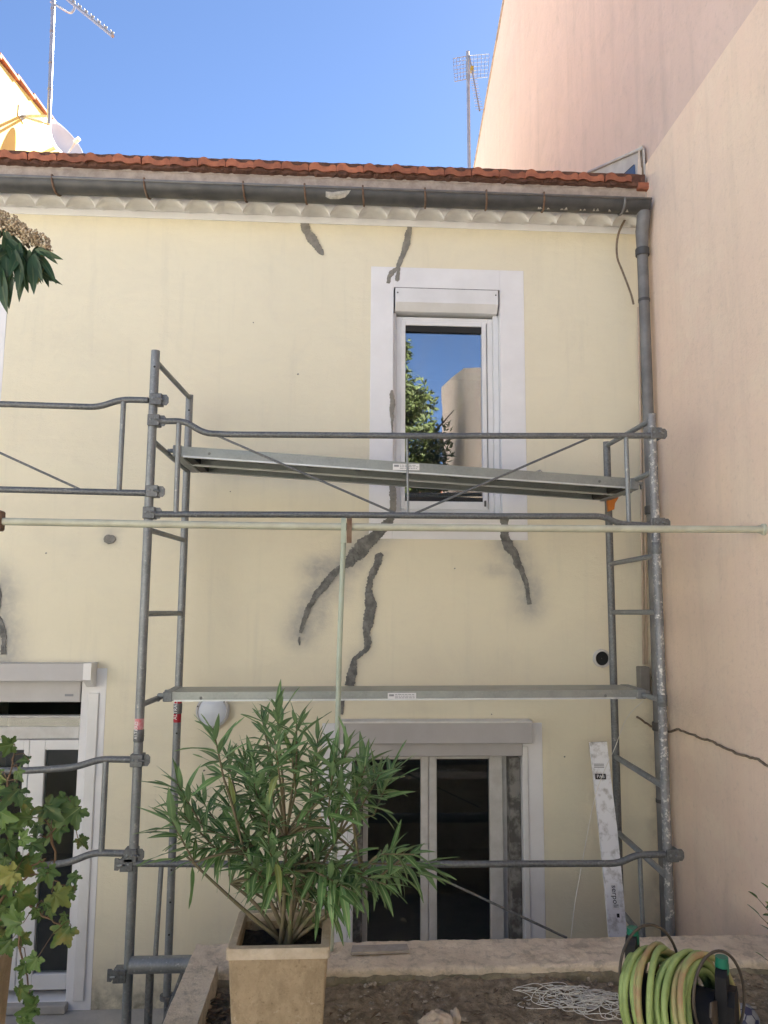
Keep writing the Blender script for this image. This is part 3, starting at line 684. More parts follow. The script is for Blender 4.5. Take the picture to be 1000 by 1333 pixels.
def gutter_patch(name, outline, mat):
    cx = sum(p[0] for p in outline)/len(outline); cy = sum(p[1] for p in outline)/len(outline)
    m = MB(); vs = [on_gutter(cx, cy)+Vector((0, -.004, -.002))]+[on_gutter(*p) for p in outline]; n = len(outline)
    mid = [on_gutter((p[0]+cx)/2, (p[1]+cy)/2)+Vector((0, -.004, -.002)) for p in outline]
    vs += mid; m.add(vs, [(0, n+1+i, n+1+(i+1) % n) for i in range(n)]+[(1+i, 1+(i+1) % n, n+1+(i+1) % n, n+1+i) for i in range(n)])
    return m.build(name, mat, gut, smooth=True)
gutter_patch('lime_patch', [(424, 249), (432, 250), (440, 249), (448, 248), (457, 247), (454, 252), (449, 257), (441, 259), (430, 259), (424, 256)], M['lime'])
rnd = random.Random(9)
for i in range(11):
    x = 700+rnd.random()*132; h = rnd.uniform(3, 9) if x > 795 else rnd.uniform(1.5, 4); y1 = 272+(x-700)*.035
    gutter_patch('lime_streak', [(x, y1-h), (x+.9, y1-h), (x+1.6+rnd.random()*2, y1), (x-.7-rnd.random()*2, y1)], M['lime'])
PY = -.265; px_ = at(836.5, 330, PY).x; PR = .039
m = MB(); m.tube([(px_, gy, zl-GR+.01), (px_, gy, zl-GR-.02), (px_, -.30, zl-GR-.07), (px_, PY-.01, zl-GR-.12), (px_, PY, zl-.38), (px_, PY, .06)], [.05, .05, .05, .05, PR, PR], 16)
dp = m.build('downpipe', M['zinc_pipe'], house, smooth=45)
for z, r_ in ((zl-.36, .051), (3.42, .05), (1.9, .05)):
    m = MB(); m.lathe([(r_-.004, -.03), (r_, -.026), (r_, .026), (r_-.004, .03)], (px_, PY, z), n=16); m.build('collar', M['zinc'], dp, smooth=40)
for z in (5.0, 3.32, 1.4):
    m = MB(); m.lathe([(PR+.004, -.012), (PR+.004, .012)], (px_, PY, z), n=16); m.build('pipe_clip', M['zinc'], dp, smooth=40)
# vent pipe stub and painted conduits in the corner
c = at(783, 857, 0); m = MB(); m.lathe([(.001, .12), (.052, .12), (.052, -.03), (.063, -.03), (.066, -.024), (.066, .02)], (c.x, 0, c.z), (0, 1, 0), 28)
vp = m.build('vent_pipe', M['pvc_dirty'], house, smooth=40)
m = MB(); m.lathe([(.001, -.005), (.0515, -.005)], (c.x, 0, c.z), (0, 1, 0), 28); m.build('vent_hole', M['dark'], vp, recalc=False)
for i, (xa, xb) in enumerate(((831, 838), (835.5, 842))):
    m = MB(); a, b_ = at(xa, 400, -.015), at(xb, 865, -.015); m.tube([a, a.lerp(b_, .5)+Vector((.004, 0, 0)), b_], .009, 8); m.build('conduit', M['conduit'], house, smooth=True)

# ------------------------------------------------------------------ pink house on the right
pk = thing('pink_house', 'tall pink rendered house whose side wall closes the yard', 'house', (XW, 0, 0))
m = MB(); prof = [(7.75, 0), (7.75, 10.40)]
rnd = random.Random(5)
for k in range(8):
    Y = 7.55-k*.42; prof.append((Y, 10.67+(7.23-Y)*.412+rnd.uniform(-.012, .012)))
prof += [(4.2, 11.92), (-2.7, 9.05), (-2.7, 0)]
m.prism([(a, b_) for a, b_ in prof], 'x', XW+.022, XW+5); m.build('upper_wall', M['pink'], pk)
m = MB(); m.prism([(-.16, 0), (-.16, 6.115), (-4.6, 6.12), (-6.8, 6.78), (-8.4, 7.28), (-11.6, 7.82), (-11.6, 0)], 'x', XW, XW+.4); m.build('lower_wall', M['beige'], pk)
m = MB(); m.box(XW, XW+.02, -.158, .1, 0, 6.11); m.build('corner_render', M['beige'], pk)
for k in range(8):                               # verge tiles
    Y = 7.55-k*.42; q = MB(); z = 10.67+(7.23-Y)*.412
    q.prism([(Y+.02, z), (Y+.02, z+.03), (Y-.44, z+.03+.19), (Y-.44, z+.19)], 'x', XW+.0, XW+.25); q.build('verge_tile', M['mortar'], pk)
# roof flashing against the pink wall
fl = thing('roof_flashing', 'pale triangular flashing with a dark blue sheet beside the roof end', 'flashing', (XW, -.1, 6.0))
a, b_, c = atX(768, 224, XW-.01), atX(838, 193, XW-.01), atX(840, 240, XW-.01)
m = MB(); m.prism([(a.y, a.z), (b_.y, b_.z), (c.y, c.z-.12), (a.y, a.z-.35)], 'x', XW-.014, XW-.002); m.build('apron', M['flash'], fl)
m = MB(); m.tube([a+Vector((-.012, 0, .0)), b_+Vector((-.012, 0, .0))], .013, 8); m.build('edge_trim', M['flash'], fl, smooth=True)
m = MB(); a = at(840, 191, -.17); b_ = at(833, 246, -.17); m.tube([(a.x-.03, -.17, a.z), (b_.x-.01, -.20, b_.z)], .024, 4); m.build('end_board', M['conduit'], fl)
m = MB(); a = at(846, 193, -.19); b_ = at(836, 246, -.19); m.tube([(min(a.x, XW-.02), -.19, a.z), (b_.x, -.22, b_.z)], .009, 6); m.build('trim_cable', M['cable'], fl, smooth=True)
m = MB(); P = [at(811, 228, -.05), at(836, 206, -.05), at(834, 219, -.05), at(828, 229, -.05)]; m.prism([(p.x, p.z) for p in P], 'y', -.06, -.045); m.build('blue_sheet', M['blue'], fl)
m = MB(); P = [at(809, 229, -.03), at(837, 203, -.03), at(838, 226, -.03), at(828, 233, -.03)]; m.prism([(p.x, p.z) for p in P], 'y', -.035, -.02); m.build('membrane', M['ink'], fl)

# ------------------------------------------------------------------ sunlit neighbour on the left
XL = -4.0
nb = thing('yellow_house', 'sunlit pale yellow gable of the neighbouring house above the roof', 'house', (XL, 3, 0))
def vz(Y): return 8.915+(Y-2.63)*.18
m = MB(); m.prism([(.9, 0), (.9, vz(.9)-.05), (7.5, vz(7.5)-.05), (7.5, 0)], 'x', XL-4, XL); m.build('wall', M['neighbour'], nb)
for k in range(15):
    Y = .7+k*.46; q = MB(); lift = .02
    q.prism([(Y, vz(Y)-.030+lift), (Y, vz(Y)-.0+lift), (Y+.50, vz(Y+.5)-.018), (Y+.50, vz(Y+.5)-.05)], 'x', XL-.28, XL+.045); q.build('verge_tile', M['tile'], nb)
m = MB(); m.add([(XL-.27, .6, vz(.6)-.03), (XL-.27, 7.5, vz(7.5)-.03), (XL-5, 7.5, vz(7.5)-.03), (XL-5, .6, vz(.6)-.03)], [(0, 1, 2, 3)]); m.build('roof', M['tile'], nb)

# ================================================================== SCAFFOLDING
YF, YB = -1.15, -.29
def text_mesh(txt, size, mat, extrude=.0006):
    c = bpy.data.curves.new('t', 'FONT'); c.body = txt; c.size = size; c.extrude = extrude; c.align_x = 'CENTER'; c.align_y = 'CENTER'
    o = bpy.data.objects.new('t', c); COL.objects.link(o); bpy.context.view_layer.update()
    me = bpy.data.meshes.new_from_object(o.evaluated_get(bpy.context.evaluated_depsgraph_get())); me.name = 'lettering'
    bpy.data.objects.remove(o); me.materials.clear(); me.materials.append(mat); return me
def post(parent, x, y, z0, z1, r=.0255, mat='galv', holes=()):
    m = MB(); m.tube([(x, y, z0), (x, y, z1)], r, 20, cap=False)
    m.lathe([(r, 0), (r-.004, 0), (r-.004, -.06)], (x, y, z1), n=20)
    o = m.build('post', M[mat], parent, smooth=40)
    for hz in holes:
        h = MB(); h.lathe([(.0005, -r-.0012), (.0065, -r-.0008), (.0065, -r+.002)], (x+.004, y, hz), (0, 1, 0), 10); h.build('pin_hole', M['dark'], o, recalc=False)
    return o
def rung(parent, a, b_, r=.0165, mat='galv'):
    m = MB(); m.tube([a, b_], r, 12); return m.build('rung', M[mat], parent, smooth=40)
def spigot(parent, x, y, z):
    m = MB(); m.lathe([(.0256, -.035), (.0285, -.03), (.0285, .03), (.0256, .035)], (x, y, z), n=20); m.build('sleeve', M['galv_dark'], parent, smooth=40)
def foot(parent, x, y):
    m = MB(); m.box(x-.07, x+.07, y-.07, y+.07, .002, .012); m.tube([(x, y, .012), (x, y, .2)], .017, 10); m.lathe([(.03, .2), (.045, .2), (.045, .225), (.03, .225)], (x, y, 0), n=12); m.build('base_jack', M['galv_dark'], parent, smooth=40)
GRP = 'scaffold end frames'
LX, LXB, RX, RXB = -1.13, -1.10, 1.87, 1.895
fr_ll = thing('scaffold_ladder', 'lower end frame of the scaffold beside the left door, with red stickers', 'scaffold', (LX, YF, 0), GRP)
p1 = post(fr_ll, LX, YF, .2, 2.04); p2 = post(fr_ll, LXB, YB, .2, 2.06, holes=(1.87, 1.65, 1.43, 1.22, 1.0, .8, .6)); foot(fr_ll, LX, YF); foot(fr_ll, LXB, YB)
fr_lu = thing('scaffold_ladder', 'upper end frame of the scaffold, the tallest one, near the grey spot', 'scaffold', (LX, YF, 2.04), GRP)
post(fr_lu, LX, YF, 2.041, 4.225, holes=(4.12,)); post(fr_lu, LXB, YB, 2.061, 4.195, holes=(4.08,)); spigot(fr_ll, LX, YF, 2.0); spigot(fr_ll, LXB, YB, 2.03)
for zf_, zb_ in ((4.165, 4.175), (3.685, 3.655), (3.157, 3.165), (2.675, 2.665), (2.165, 2.152)): rung(fr_lu, (LX, YF, zf_), (LXB, YB, zb_))
fr_rl = thing('scaffold_ladder', 'lower end frame of the scaffold beside the leaning straightedge', 'scaffold', (RX, YF, 0), GRP)
post(fr_rl, RX, YF, .2, 2.22, mat='galv_splash'); post(fr_rl, RXB, YB, .2, 2.2, mat='galv_dark'); foot(fr_rl, RX, YF); foot(fr_rl, RXB, YB)
for zf_, zb_ in ((1.70, 1.70), (1.205, 1.20), (.70, .70)): rung(fr_rl, (RX, YF, zf_), (RXB, YB, zb_), .019)
fr_ru = thing('scaffold_ladder', 'upper end frame of the scaffold in front of the downpipe', 'scaffold', (RX, YF, 2.22), GRP)
post(fr_ru, RX, YF, 2.221, 3.90, mat='galv_splash'); post(fr_ru, RXB, YB, 2.201, 3.912, mat='galv_dark'); spigot(fr_ru, RX, YF, 3.08); spigot(fr_rl, RX, YF, 2.19)
for zf_, zb_ in ((3.865, 3.885), (3.545, 3.545), (3.037, 3.028), (2.70, 2.688), (2.19, 2.175)): rung(fr_ru, (RX, YF, zf_), (RXB, YB, zb_))
# stickers and lettering on the posts
def curved_label(parent, x, y, z0, z1, a0, a1, mat, r=.0262):
    m = MB(); n = 8; vs = []
    for z in (z0, z1):
        for k in range(n+1): a = R(a0+(a1-a0)*k/n); vs.append((x+r*math.sin(a), y-r*math.cos(a), z))
    m.add(vs, [(k, k+1, n+2+k, n+1+k) for k in range(n)]); return m.build('sticker', M[mat], parent, smooth=True, recalc=False)
z0, z1 = at(178, 965, YF).z, at(178, 935, YF).z
curved_label(fr_ll, LX, YF, z0, z1, -85, 80, 'pinkred')
tm = text_mesh('ALTRAD', .026, M['white']); o = link('lettering', tm, fr_ll); put(o, Matrix.Translation((LX-.008, YF-.0275, (z0+z1)/2)) @ Matrix.Rotation(R(90), 4, 'X') @ Matrix.Rotation(R(90), 4, 'Z'))
z0, z1 = at(232, 940, YB).z, at(232, 911, YB).z
curved_label(fr_ll, LXB, YB, z0, z1+.02, -85, 85, 'red')
tm = text_mesh('ALTRAD', .033, M['white']); o = link('lettering', tm, fr_ll); put(o, Matrix.Translation((LXB-.009, YB-.0278, (z0+z1)/2+.008)) @ Matrix.Rotation(R(90), 4, 'X') @ Matrix.Rotation(R(90), 4, 'Z'))

# decks
def deck(name, label, YS, zl_, zr_, xl, xr, stick, H=.078):
    root = thing(name, label, 'scaffold deck', (xl, YS[0][0], zl_), 'scaffold decks')
    def zx(x): return zl_+(zr_-zl_)*(x-xl)/(xr-xl)
    for y0, y1 in YS:
        t_ = .004; lip = .035
        sec = [(y0, 0), (y0, -H), (y0+lip, -H), (y0+lip, -H+t_), (y0+t_, -H+t_), (y0+t_, -t_), (y1-t_, -t_), (y1-t_, -H+t_), (y1-lip, -H+t_), (y1-lip, -H), (y1, -H), (y1, 0)]
        m = MB(); n = len(sec); vs = [(x, y, zx(x)+z) for x in (xl, xr) for y, z in sec]
        m.add(vs, [(i, (i+1) % n, n+(i+1) % n, n+i) for i in range(n)])
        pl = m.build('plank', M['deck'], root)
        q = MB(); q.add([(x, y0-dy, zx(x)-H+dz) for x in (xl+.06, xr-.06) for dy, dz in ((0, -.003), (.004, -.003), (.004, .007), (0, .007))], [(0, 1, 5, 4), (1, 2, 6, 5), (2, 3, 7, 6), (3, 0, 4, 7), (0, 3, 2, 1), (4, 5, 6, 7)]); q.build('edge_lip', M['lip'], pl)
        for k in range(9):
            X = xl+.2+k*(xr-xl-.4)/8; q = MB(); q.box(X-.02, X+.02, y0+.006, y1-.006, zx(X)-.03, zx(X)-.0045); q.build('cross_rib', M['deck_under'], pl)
        for X, Z in ((xl-.006, zx(xl)), (xr-.05, zx(xr))):
            e = MB(); e.box(X, X+.056, y0-.003, y1+.003, Z-H-.004, Z+.003, bev=.004); e.build('end_fitting', M['galv'], pl)
        for X, Z, s_ in ((xl, zx(xl), -1), (xr, zx(xr), 1)):
            for yy in (y0+.05, y1-.05):
                q = MB(); q.box(min(X, X+s_*.05), max(X, X+s_*.05), yy-.012, yy+.012, Z-.035, Z-.012, bev=.004); q.box(min(X+s_*.034, X+s_*.05), max(X+s_*.034, X+s_*.05), yy-.012, yy+.012, Z-.06, Z-.034, bev=.003); q.build('hook', M['galv'], pl)
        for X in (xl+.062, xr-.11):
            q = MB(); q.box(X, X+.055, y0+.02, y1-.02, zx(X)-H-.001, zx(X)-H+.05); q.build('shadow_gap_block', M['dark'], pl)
    y0 = YS[0][0]
    px0, px1 = stick; a = at(px0, 0, y0).x; a = stick_x(px0, y0); b_ = stick_x(px1, y0)
    m = MB(); zc = zx((a+b_)/2); zc += .009 if H < .07 else 0; m.box(a, b_, y0-.0022, y0-.0006, zc-.060, zc-.020); st = m.build('label_sticker', M['white'], root)
    q = MB(); q.box(a+.008, a+.038, y0-.0032, y0-.0022, zc-.040, zc-.028); 
    for r_ in range(3):
        xx = a+.045
        while xx < b_-.02:
            l = random.uniform(.008, .025); q.box(xx, min(xx+l, b_-.006), y0-.0032, y0-.0022, zc-.031-r_*.010, zc-.027-r_*.010); xx += l+.004
    q.build('small_print', M['ink_grey'], st)
    for X in (xl+.22, xr-.25):
        q = MB(); q.lathe([(.0005, -.006), (.007, -.005), (.009, 0)], (X, y0, zx(X)-.035), (0, 1, 0), 10); q.build('rivet', M['galv_dark'], root)
    return root
def stick_x(px, Y): return at(px, 700, Y).x
deck('scaffold_deck', 'upper galvanised deck across the window, its ribbed underside in view', [(-.865, -.575), (-.565, -.275)], 3.712, 3.548, -1.065, 1.885, (511, 546), .066)
deck('scaffold_deck', 'lower galvanised deck seen edge-on above the oleander', [(-.865, -.575)], 2.203, 2.218, -1.065, 1.885, (506, 542), .052)
# two lumps of mortar left lying on the upper deck
for i, (x, y, s_, lb) in enumerate(((676, 604, .03, 'small lump of dry mortar on the upper deck'), (703, 604, .035, 'larger pointed lump of dry mortar on the upper deck'))):
    X = at(x, y, -.6).x; m = MB(); m.ball((X, -.6, 3.712-.164*(X+1.065)/2.9+s_*.75), s_, 1, (1.15, 1, .85), jit=.7); tag(m.build('mortar_lump', M['lime']), lb, 'mortar', 'mortar on the deck')
P = [at(x, y, -.30) for x, y in ((790, 641), (803, 640), (802, 650), (798, 656), (797, 664), (789, 667), (788, 655))]
m = MB(); m.prism([(p.x, p.z) for p in P], 'y', -.345, -.325); tag(m.build('orange_wedge', M['orange']), 'orange plastic wedge hanging under the upper deck end', 'wedge')

# guardrails
def bend(pts, Y, r=.05):                         # soften the corners of a bent tube
    P = [at(x, y, Y) for x, y in pts]; out = [P[0]]
    for i in range(1, len(P)-1):
        a, b_, c = P[i-1], P[i], P[i+1]; k1 = min(r/(a-b_).length, .45); k2 = min(r/(c-b_).length, .45)
        p, q = b_.lerp(a, k1), b_.lerp(c, k2)
        for s_ in range(5): t_ = s_/4; out.append(p.lerp(b_, t_).lerp(b_.lerp(q, t_), t_))
    out.append(P[-1]); return out
def clamp(parent, px, py, side, Y=YF, big=False):
    c = at(px, py, Y); m = MB(); h = .034
    m.box(c.x-.033, c.x+.036, Y-.034, Y+.034, c.z-h, c.z+h, bev=.003)
    o = m.build('clamp', M['galv_dark'], parent)
    q = MB(); x0, x1 = (c.x+.036, c.x+.072) if side > 0 else (c.x-.066, c.x-.033)
    q.prism([(x0, c.z-h*.9), (x1-.012, c.z-h*.95), (x1, c.z-h*.45), (x1, c.z+h*.45), (x1-.012, c.z+h*.9), (x0, c.z+h*.9)], 'y', Y-.018, Y-.008); q.build('jaw', M['galv_dark'], o)
    q = MB(); q.tube([(c.x+.012*side, Y-.048, c.z+.006), (c.x+.045*side, Y-.03, c.z-.002)], .006, 8); q.lathe([(.0005, -.004), (.007, -.002), (.007, .004)], (c.x-.014*side, Y-.036, c.z+.004), (0, 1, 0), 8); q.build('wedge_pin', M['galv'], o, smooth=40)
    return o
YG = YF-.012
def guardrail(label, rails, uprights, braces, clamps, grp='scaffold guardrails'):
    r0 = at(*rails[0][0], YG); root = thing('guardrail', label, 'guardrail', r0, grp)
    for r_ in rails: m = MB(); m.tube(bend(r_, YG), .0185, 12); m.build('rail', M['galv_dark'], root, smooth=40)
    for a, b_, r_ in uprights: m = MB(); m.tube([at(*a, YG), at(*b_, YG)], r_, 10); m.build('upright', M['galv'], root, smooth=40)
    for a, b_ in braces: m = MB(); m.tube([at(*a, YG), at(*b_, YG)], .0068, 8); m.build('brace', M['galv_dark'], root, smooth=40)
    for c in clamps: clamp(root, *c)
    return root
guardrail('guardrail with crossed thin braces in front of the upper window',
    [[(206, 548.5), (240, 548), (266, 564), (300, 565.5), (560, 567.5), (858, 567)], [(199, 669.5), (420, 670), (640, 672), (786, 672), (806, 682), (846, 684)]],
    [((233, 551), (229, 668), .0155), ((815, 569), (819, 681), .0145), ((530, 568), (531.5, 670), .007)],
    [((280, 566), (517, 669)), ((770, 569), (541, 668))],
    [(201, 548, 1), (195, 668, 1), (852, 565, 1), (856, 682, 1)])
guardrail('guardrail leaving the tallest frame above the grey wall spot',
    [[(-420, 521), (0, 526), (128, 530), (158, 520), (193, 521)], [(-420, 627), (0, 637), (190, 642)]],
    [((161, 522), (155, 640), .0155)], [((-45, 569), (104, 637))], [(204, 521, 1), (199, 640, 1)])
guardrail('lower guardrail with two bent rails crossing the left door',
    [[(-420, 1006), (40, 1003), (97, 999), (132, 988), (172, 989)], [(-420, 1133), (45, 1128), (90, 1123), (122, 1110), (165, 1111)]],
    [((138, 991), (132, 1109), .0165)], [], [(179, 989, 1), (171, 1112, 1)])
guardrail('lower guardrail passing in front of the lower window',
    [[(173, 1124), (440, 1126), (806, 1124), (828, 1113), (866, 1112)]],
    [((210, 1128), (202, 1250), .0135), ((833, 1115), (838, 1230), .013)], [((540, 1128), (738, 1221))], [(166, 1124, -1), (873, 1112, 1)])
m = MB(); a = at(167, 1253, YF); lb_ = thing('scaffold_beam', 'thick galvanised base beam behind the planter curb', 'scaffold beam', a)
m.tube([(a.x+.02, YF-.03, a.z), (RX-.03, YF-.03, a.z)], .043, 20); m.build('beam', M['galv'], lb_, smooth=40)
m = MB(); X = at(194, 1300, YF+.02).x; m.tube([(X, YF+.02, .02), (X, YF+.02, a.z-.02)], .022, 14); m.build('prop', M['galv_dark'], lb_, smooth=40)
m = MB(); m.tube([at(240, 1262, YF+.1), at(212, 1340, YF+.1)], .016, 10); m.build('strut', M['galv_dark'], lb_, smooth=40)
clamp(lb_, 157, 1268, -1)

# ------------------------------------------------------------------ washing-line bar and its prop
YC = -1.59; ZC = 3.155
bar = thing('clothes_bar', 'long cream painted bar crossing the whole yard in front of the scaffold', 'bar', (XW, YC, ZC))
m = MB(); xa = at(-160, 678, YC).x; pts = [(xa+(XW-.012-xa)*k/10, YC, ZC-.012*math.sin(math.pi*k/10)+.004*noise.noise(Vector((k, 0, 0)))) for k in range(11)]
m.tube(pts, .0195, 14); m.build('tube', M['cream_pole'], bar, smooth=40)
m = MB(); m.lathe([(.001, -.012), (.032, -.012), (.032, 0), (.022, .004), (.022, .02)], (XW-.012, YC, ZC), (-1, 0, 0), 16); m.build('wall_flange', M['cream_pole'], bar, smooth=40)
m = MB(); c = at(1, 679, YC); m.box(c.x-.03, c.x+.012, YC-.03, YC+.03, ZC-.055, ZC+.05, bev=.008); m.build('bracket', M['rust'], bar)
pr = thing('prop_rod', 'thin pale green rod hooked onto the cream bar above the oleander', 'rod', at(432, 1222, -1.72))
top = at(447.5, 698, YC-.012); bot = at(431, 1224, -1.66); bot.z = 1.068
m = MB(); m.tube([top, top.lerp(bot, .3)+Vector((-.004, 0, 0)), top.lerp(bot, .7)+Vector((.004, 0, 0)), bot], .0135, 12); m.build('rod', M['green_pole'], pr, smooth=40)
m = MB(); X = at(447.5, 690, YC).x; m.prism([(YC-.030, ZC-.10), (YC-.030, ZC+.02), (YC-.018, ZC+.034), (YC+.018, ZC+.034), (YC+.03, ZC+.02), (YC+.03, ZC-.03), (YC+.024, ZC-.03), (YC+.024, ZC+.016), (YC, ZC+.0215), (YC-.024, ZC+.016), (YC-.024, ZC-.1)], 'x', X-.014, X+.012); m.build('hook', M['green_pole'], pr)
m = MB(); X = at(455, 690, YC).x; m.prism([(YC-.032, ZC-.10), (YC-.032, ZC+.02), (YC-.018, ZC+.032), (YC+.02, ZC+.032), (YC+.02, ZC+.022), (YC-.022, ZC+.018), (YC-.022, ZC-.1)], 'x', X-.014, X+.012); m.build('hook', M['rust'], pr)

# ------------------------------------------------------------------ small things on the walls
c = at(278, 925, 0)
lamp = thing('wall_lamp', 'round white bulkhead lamp behind the oleander top', 'wall lamp', (c.x, 0, c.z))
m = MB(); m.lathe([(.112, 0), (.118, -.02), (.116, -.05), (.104, -.058), (.098, -.05)], (c.x, 0, c.z), (0, 1, 0), 40); m.build('rim', M['lamp_rim'], lamp, smooth=40)
m = MB(); m.lathe([(.099, -.048), (.08, -.064), (.045, -.074), (.001, -.078)], (c.x, 0, c.z), (0, 1, 0), 40); m.build('diffuser', M['lamp_glass'], lamp, smooth=True)
for a in (40, 160, 280): q = MB(); q.lathe([(.0005, -.004), (.006, -.003), (.006, .004)], (c.x+.108*math.cos(R(a)), -.057, c.z+.108*math.sin(R(a))), (0, 1, 0), 8); q.build('screw', M['zinc'], lamp)
a = at(832, 868, -.06); b_ = at(848, 895, -.06)
eb = thing('junction_box', 'small grey box with pipe ends low in the wall corner', 'junction box', (a.x, 0, b_.z))
m = MB(); m.box(a.x, a.x+.075, -.075, .0, b_.z-.07, a.z, bev=.005); m.build('body', M['grey_box'], eb)
m = MB(); m.tube([(a.x+.12, -.05, a.z+.03)]+[(a.x+.12+.008*math.sin(k*1.3), -.05, a.z-.02-.02*k) for k in range(11)], [.014]+[.016+.006*(k % 2) for k in range(11)], 10); m.build('corrugated_sleeve', M['rust'], eb, smooth=True)
# cables
def cable(name, label, pts, r, mat, cat='cable', parent=None, n=6, wob=0.0, group=None):
    P = []
    for i in range(len(pts)-1):                  # Catmull-Rom through the points
        p0, p1, p2, p3 = (Vector(pts[max(i-1, 0)]), Vector(pts[i]), Vector(pts[i+1]), Vector(pts[min(i+2, len(pts)-1)]))
        for k in range(8):
            t_ = k/8; q = .5*((2*p1)+(p2-p0)*t_+(2*p0-5*p1+4*p2-p3)*t_*t_+(3*p1-p0-3*p2+p3)*t_**3)
            if wob: q = q+Vector((noise.noise(q*9), noise.noise(q*9+Vector((7, 0, 0))), noise.noise(q*9+Vector((0, 7, 0)))+.5*noise.noise(q*31)))*wob
            P.append(q)
    P.append(Vector(pts[-1])); m = MB(); m.tube(P, r, n); return tag(m.build(name, mat, None, smooth=True), label, cat, group)
cable('loose_cable', 'short loose grey cable dangling below the gutter end', [at(x, y, -.12) for x, y in ((818, 279), (812, 289), (806, 302), (803, 318), (804, 336), (810, 352), (817, 370), (822, 384), (825, 396))], .0085, M['cable'])
cable('wall_cable', 'old cable sagging along the beige side wall', [at(829, 934, -.07), at(836, 938, -.07), at(848, 946, -.05), at(857, 951, -.03), Vector((XW-.012, -.12, at(862, 951, -.03).z))]+[atX(x, y, XW-.012) for x, y in ((885, 951), (905, 957), (930, 967), (955, 978), (980, 987), (1005, 998), (1100, 1042))], .0075, M['cable'], wob=.014)
cable('string', 'thin pale string hanging from the lower deck to the planter', [at(838, 912, -.6), at(816, 935, -.6), at(800, 975, -.55), at(784, 1010, -.6), at(773, 1045, -.7), at(763, 1095, -.8), at(754, 1145, -.9), at(748, 1180, -1.0), at(743, 1225, -1.1)], .0022, M['string'], 'string', n=5)

# aluminium straightedge leaning on the scaffold
se = thing('straightedge', 'long scuffed white aluminium straightedge leaning beside the lower window', 'straightedge', at(815, 1300, -.75))
Lp = [(768, 967, 790, 966, -.34), (773, 1010, 795, 1010, -.39), (780, 1075, 803, 1075, -.47), (787, 1145, 810, 1145, -.56), (793, 1215, 816, 1215, -.64), (801, 1300, 824, 1300, -.75), (812, 1425, 836, 1425, -.90)]
vs = []
for xa_, ya_, xb_, yb_, Y in Lp:
    a, b_ = at(xa_, ya_, Y), at(xb_, yb_, Y)
    if a.z < .01: a.z = b_.z = .01
    vs += [(a.x, Y, a.z), (b_.x, Y-.004, b_.z), (b_.x+.008, Y+.022, b_.z), (a.x, Y+.024, a.z)]
m = MB(); k = len(Lp); m.add(vs, [(i*4+j, i*4+(j+1) % 4, (i+1)*4+(j+1) % 4, (i+1)*4+j) for i in range(k-1) for j in range(4)]+[(0, 1, 2, 3), (4*k-4, 4*k-3, 4*k-2, 4*k-1)])
m.build('blade', M['alu'], se)
def on_edge(px, py):                              # point on the face of the straightedge
    i = max(j for j in range(len(Lp)-1) if Lp[j][1] <= py); k = (py-Lp[i][1])/(Lp[i+1][1]-Lp[i][1]); Y = Lp[i][4]+(Lp[i+1][4]-Lp[i][4])*k
    return at(px, py, Y-.0055)
def edge_frame(px, py):
    p = on_edge(px, py); d = (on_edge(px+2.3, py+25)-p).normalized(); X = Vector((1, -.05, 0)); X = (X-d*X.dot(d)).normalized(); Nn = X.cross(-d).normalized()
    return p, d, X, Nn
p, d, X, Nn = edge_frame(800.5, 1167)
rot = Matrix((( d.x, X.x, Nn.x), (d.y, X.y, Nn.y), (d.z, X.z, Nn.z))).to_4x4()
if rot.to_3x3().determinant() < 0: X = -X; rot = Matrix((( d.x, -X.x, Nn.x), (d.y, -X.y, Nn.y), (d.z, -X.z, Nn.z))).to_4x4()
d3 = d; y3 = Nn.cross(d).normalized(); rot = Matrix(((d.x, y3.x, Nn.x), (d.y, y3.y, Nn.y), (d.z, y3.z, Nn.z))).to_4x4()
o = link('lettering', text_mesh('serpoli', .047, M['ink']), se); put(o, Matrix.Translation(p+Nn*.002) @ rot)
m = MB(); m.box(-.075, .075, -.022, .022, 0, .001); o = m.build('sticker', M['white'], se); put(o, Matrix.Translation(p) @ rot)
p, d, X, Nn = edge_frame(782, 1011); x3 = (-d).cross(Nn).normalized() if False else Vector((-y3.x, -y3.y, -y3.z))
up = -d; xx = up.cross(Nn).normalized(); rot2 = Matrix(((xx.x, up.x, Nn.x), (xx.y, up.y, Nn.y), (xx.z, up.z, Nn.z))).to_4x4()
m = MB(); m.box(-.036, .036, -.018, .018, 0, .001); o = m.build('badge', M['ink'], se); put(o, Matrix.Translation(p) @ rot2)
o = link('lettering', text_mesh('PAB', .030, M['white']), se); put(o, Matrix.Translation(p+Nn*.002) @ rot2)
p, d, X, Nn = edge_frame(780, 997); m = MB(); 
for k in range(3): m.box(-.034, .034, -.012+k*.010, -.007+k*.010, 0, .001)
o = m.build('small_print', M['ink_grey'], se); put(o, Matrix.Translation(p) @ rot2)
p, d, X, Nn = edge_frame(805, 1192); m = MB(); m.box(-.008, .008, -.011, .011, -.002, .001, bev=.0); o = m.build('hole', M['dark'], se); put(o, Matrix.Translation(p) @ rot2)

# added wing, out of view left of the terrace, bounces sunlight onto the walls
m = MB(); m.box(-12, -8.2, -14, -1.5, 0, 6.4); m.build('light_bounce_wing', M['bounce_wall'], nb)
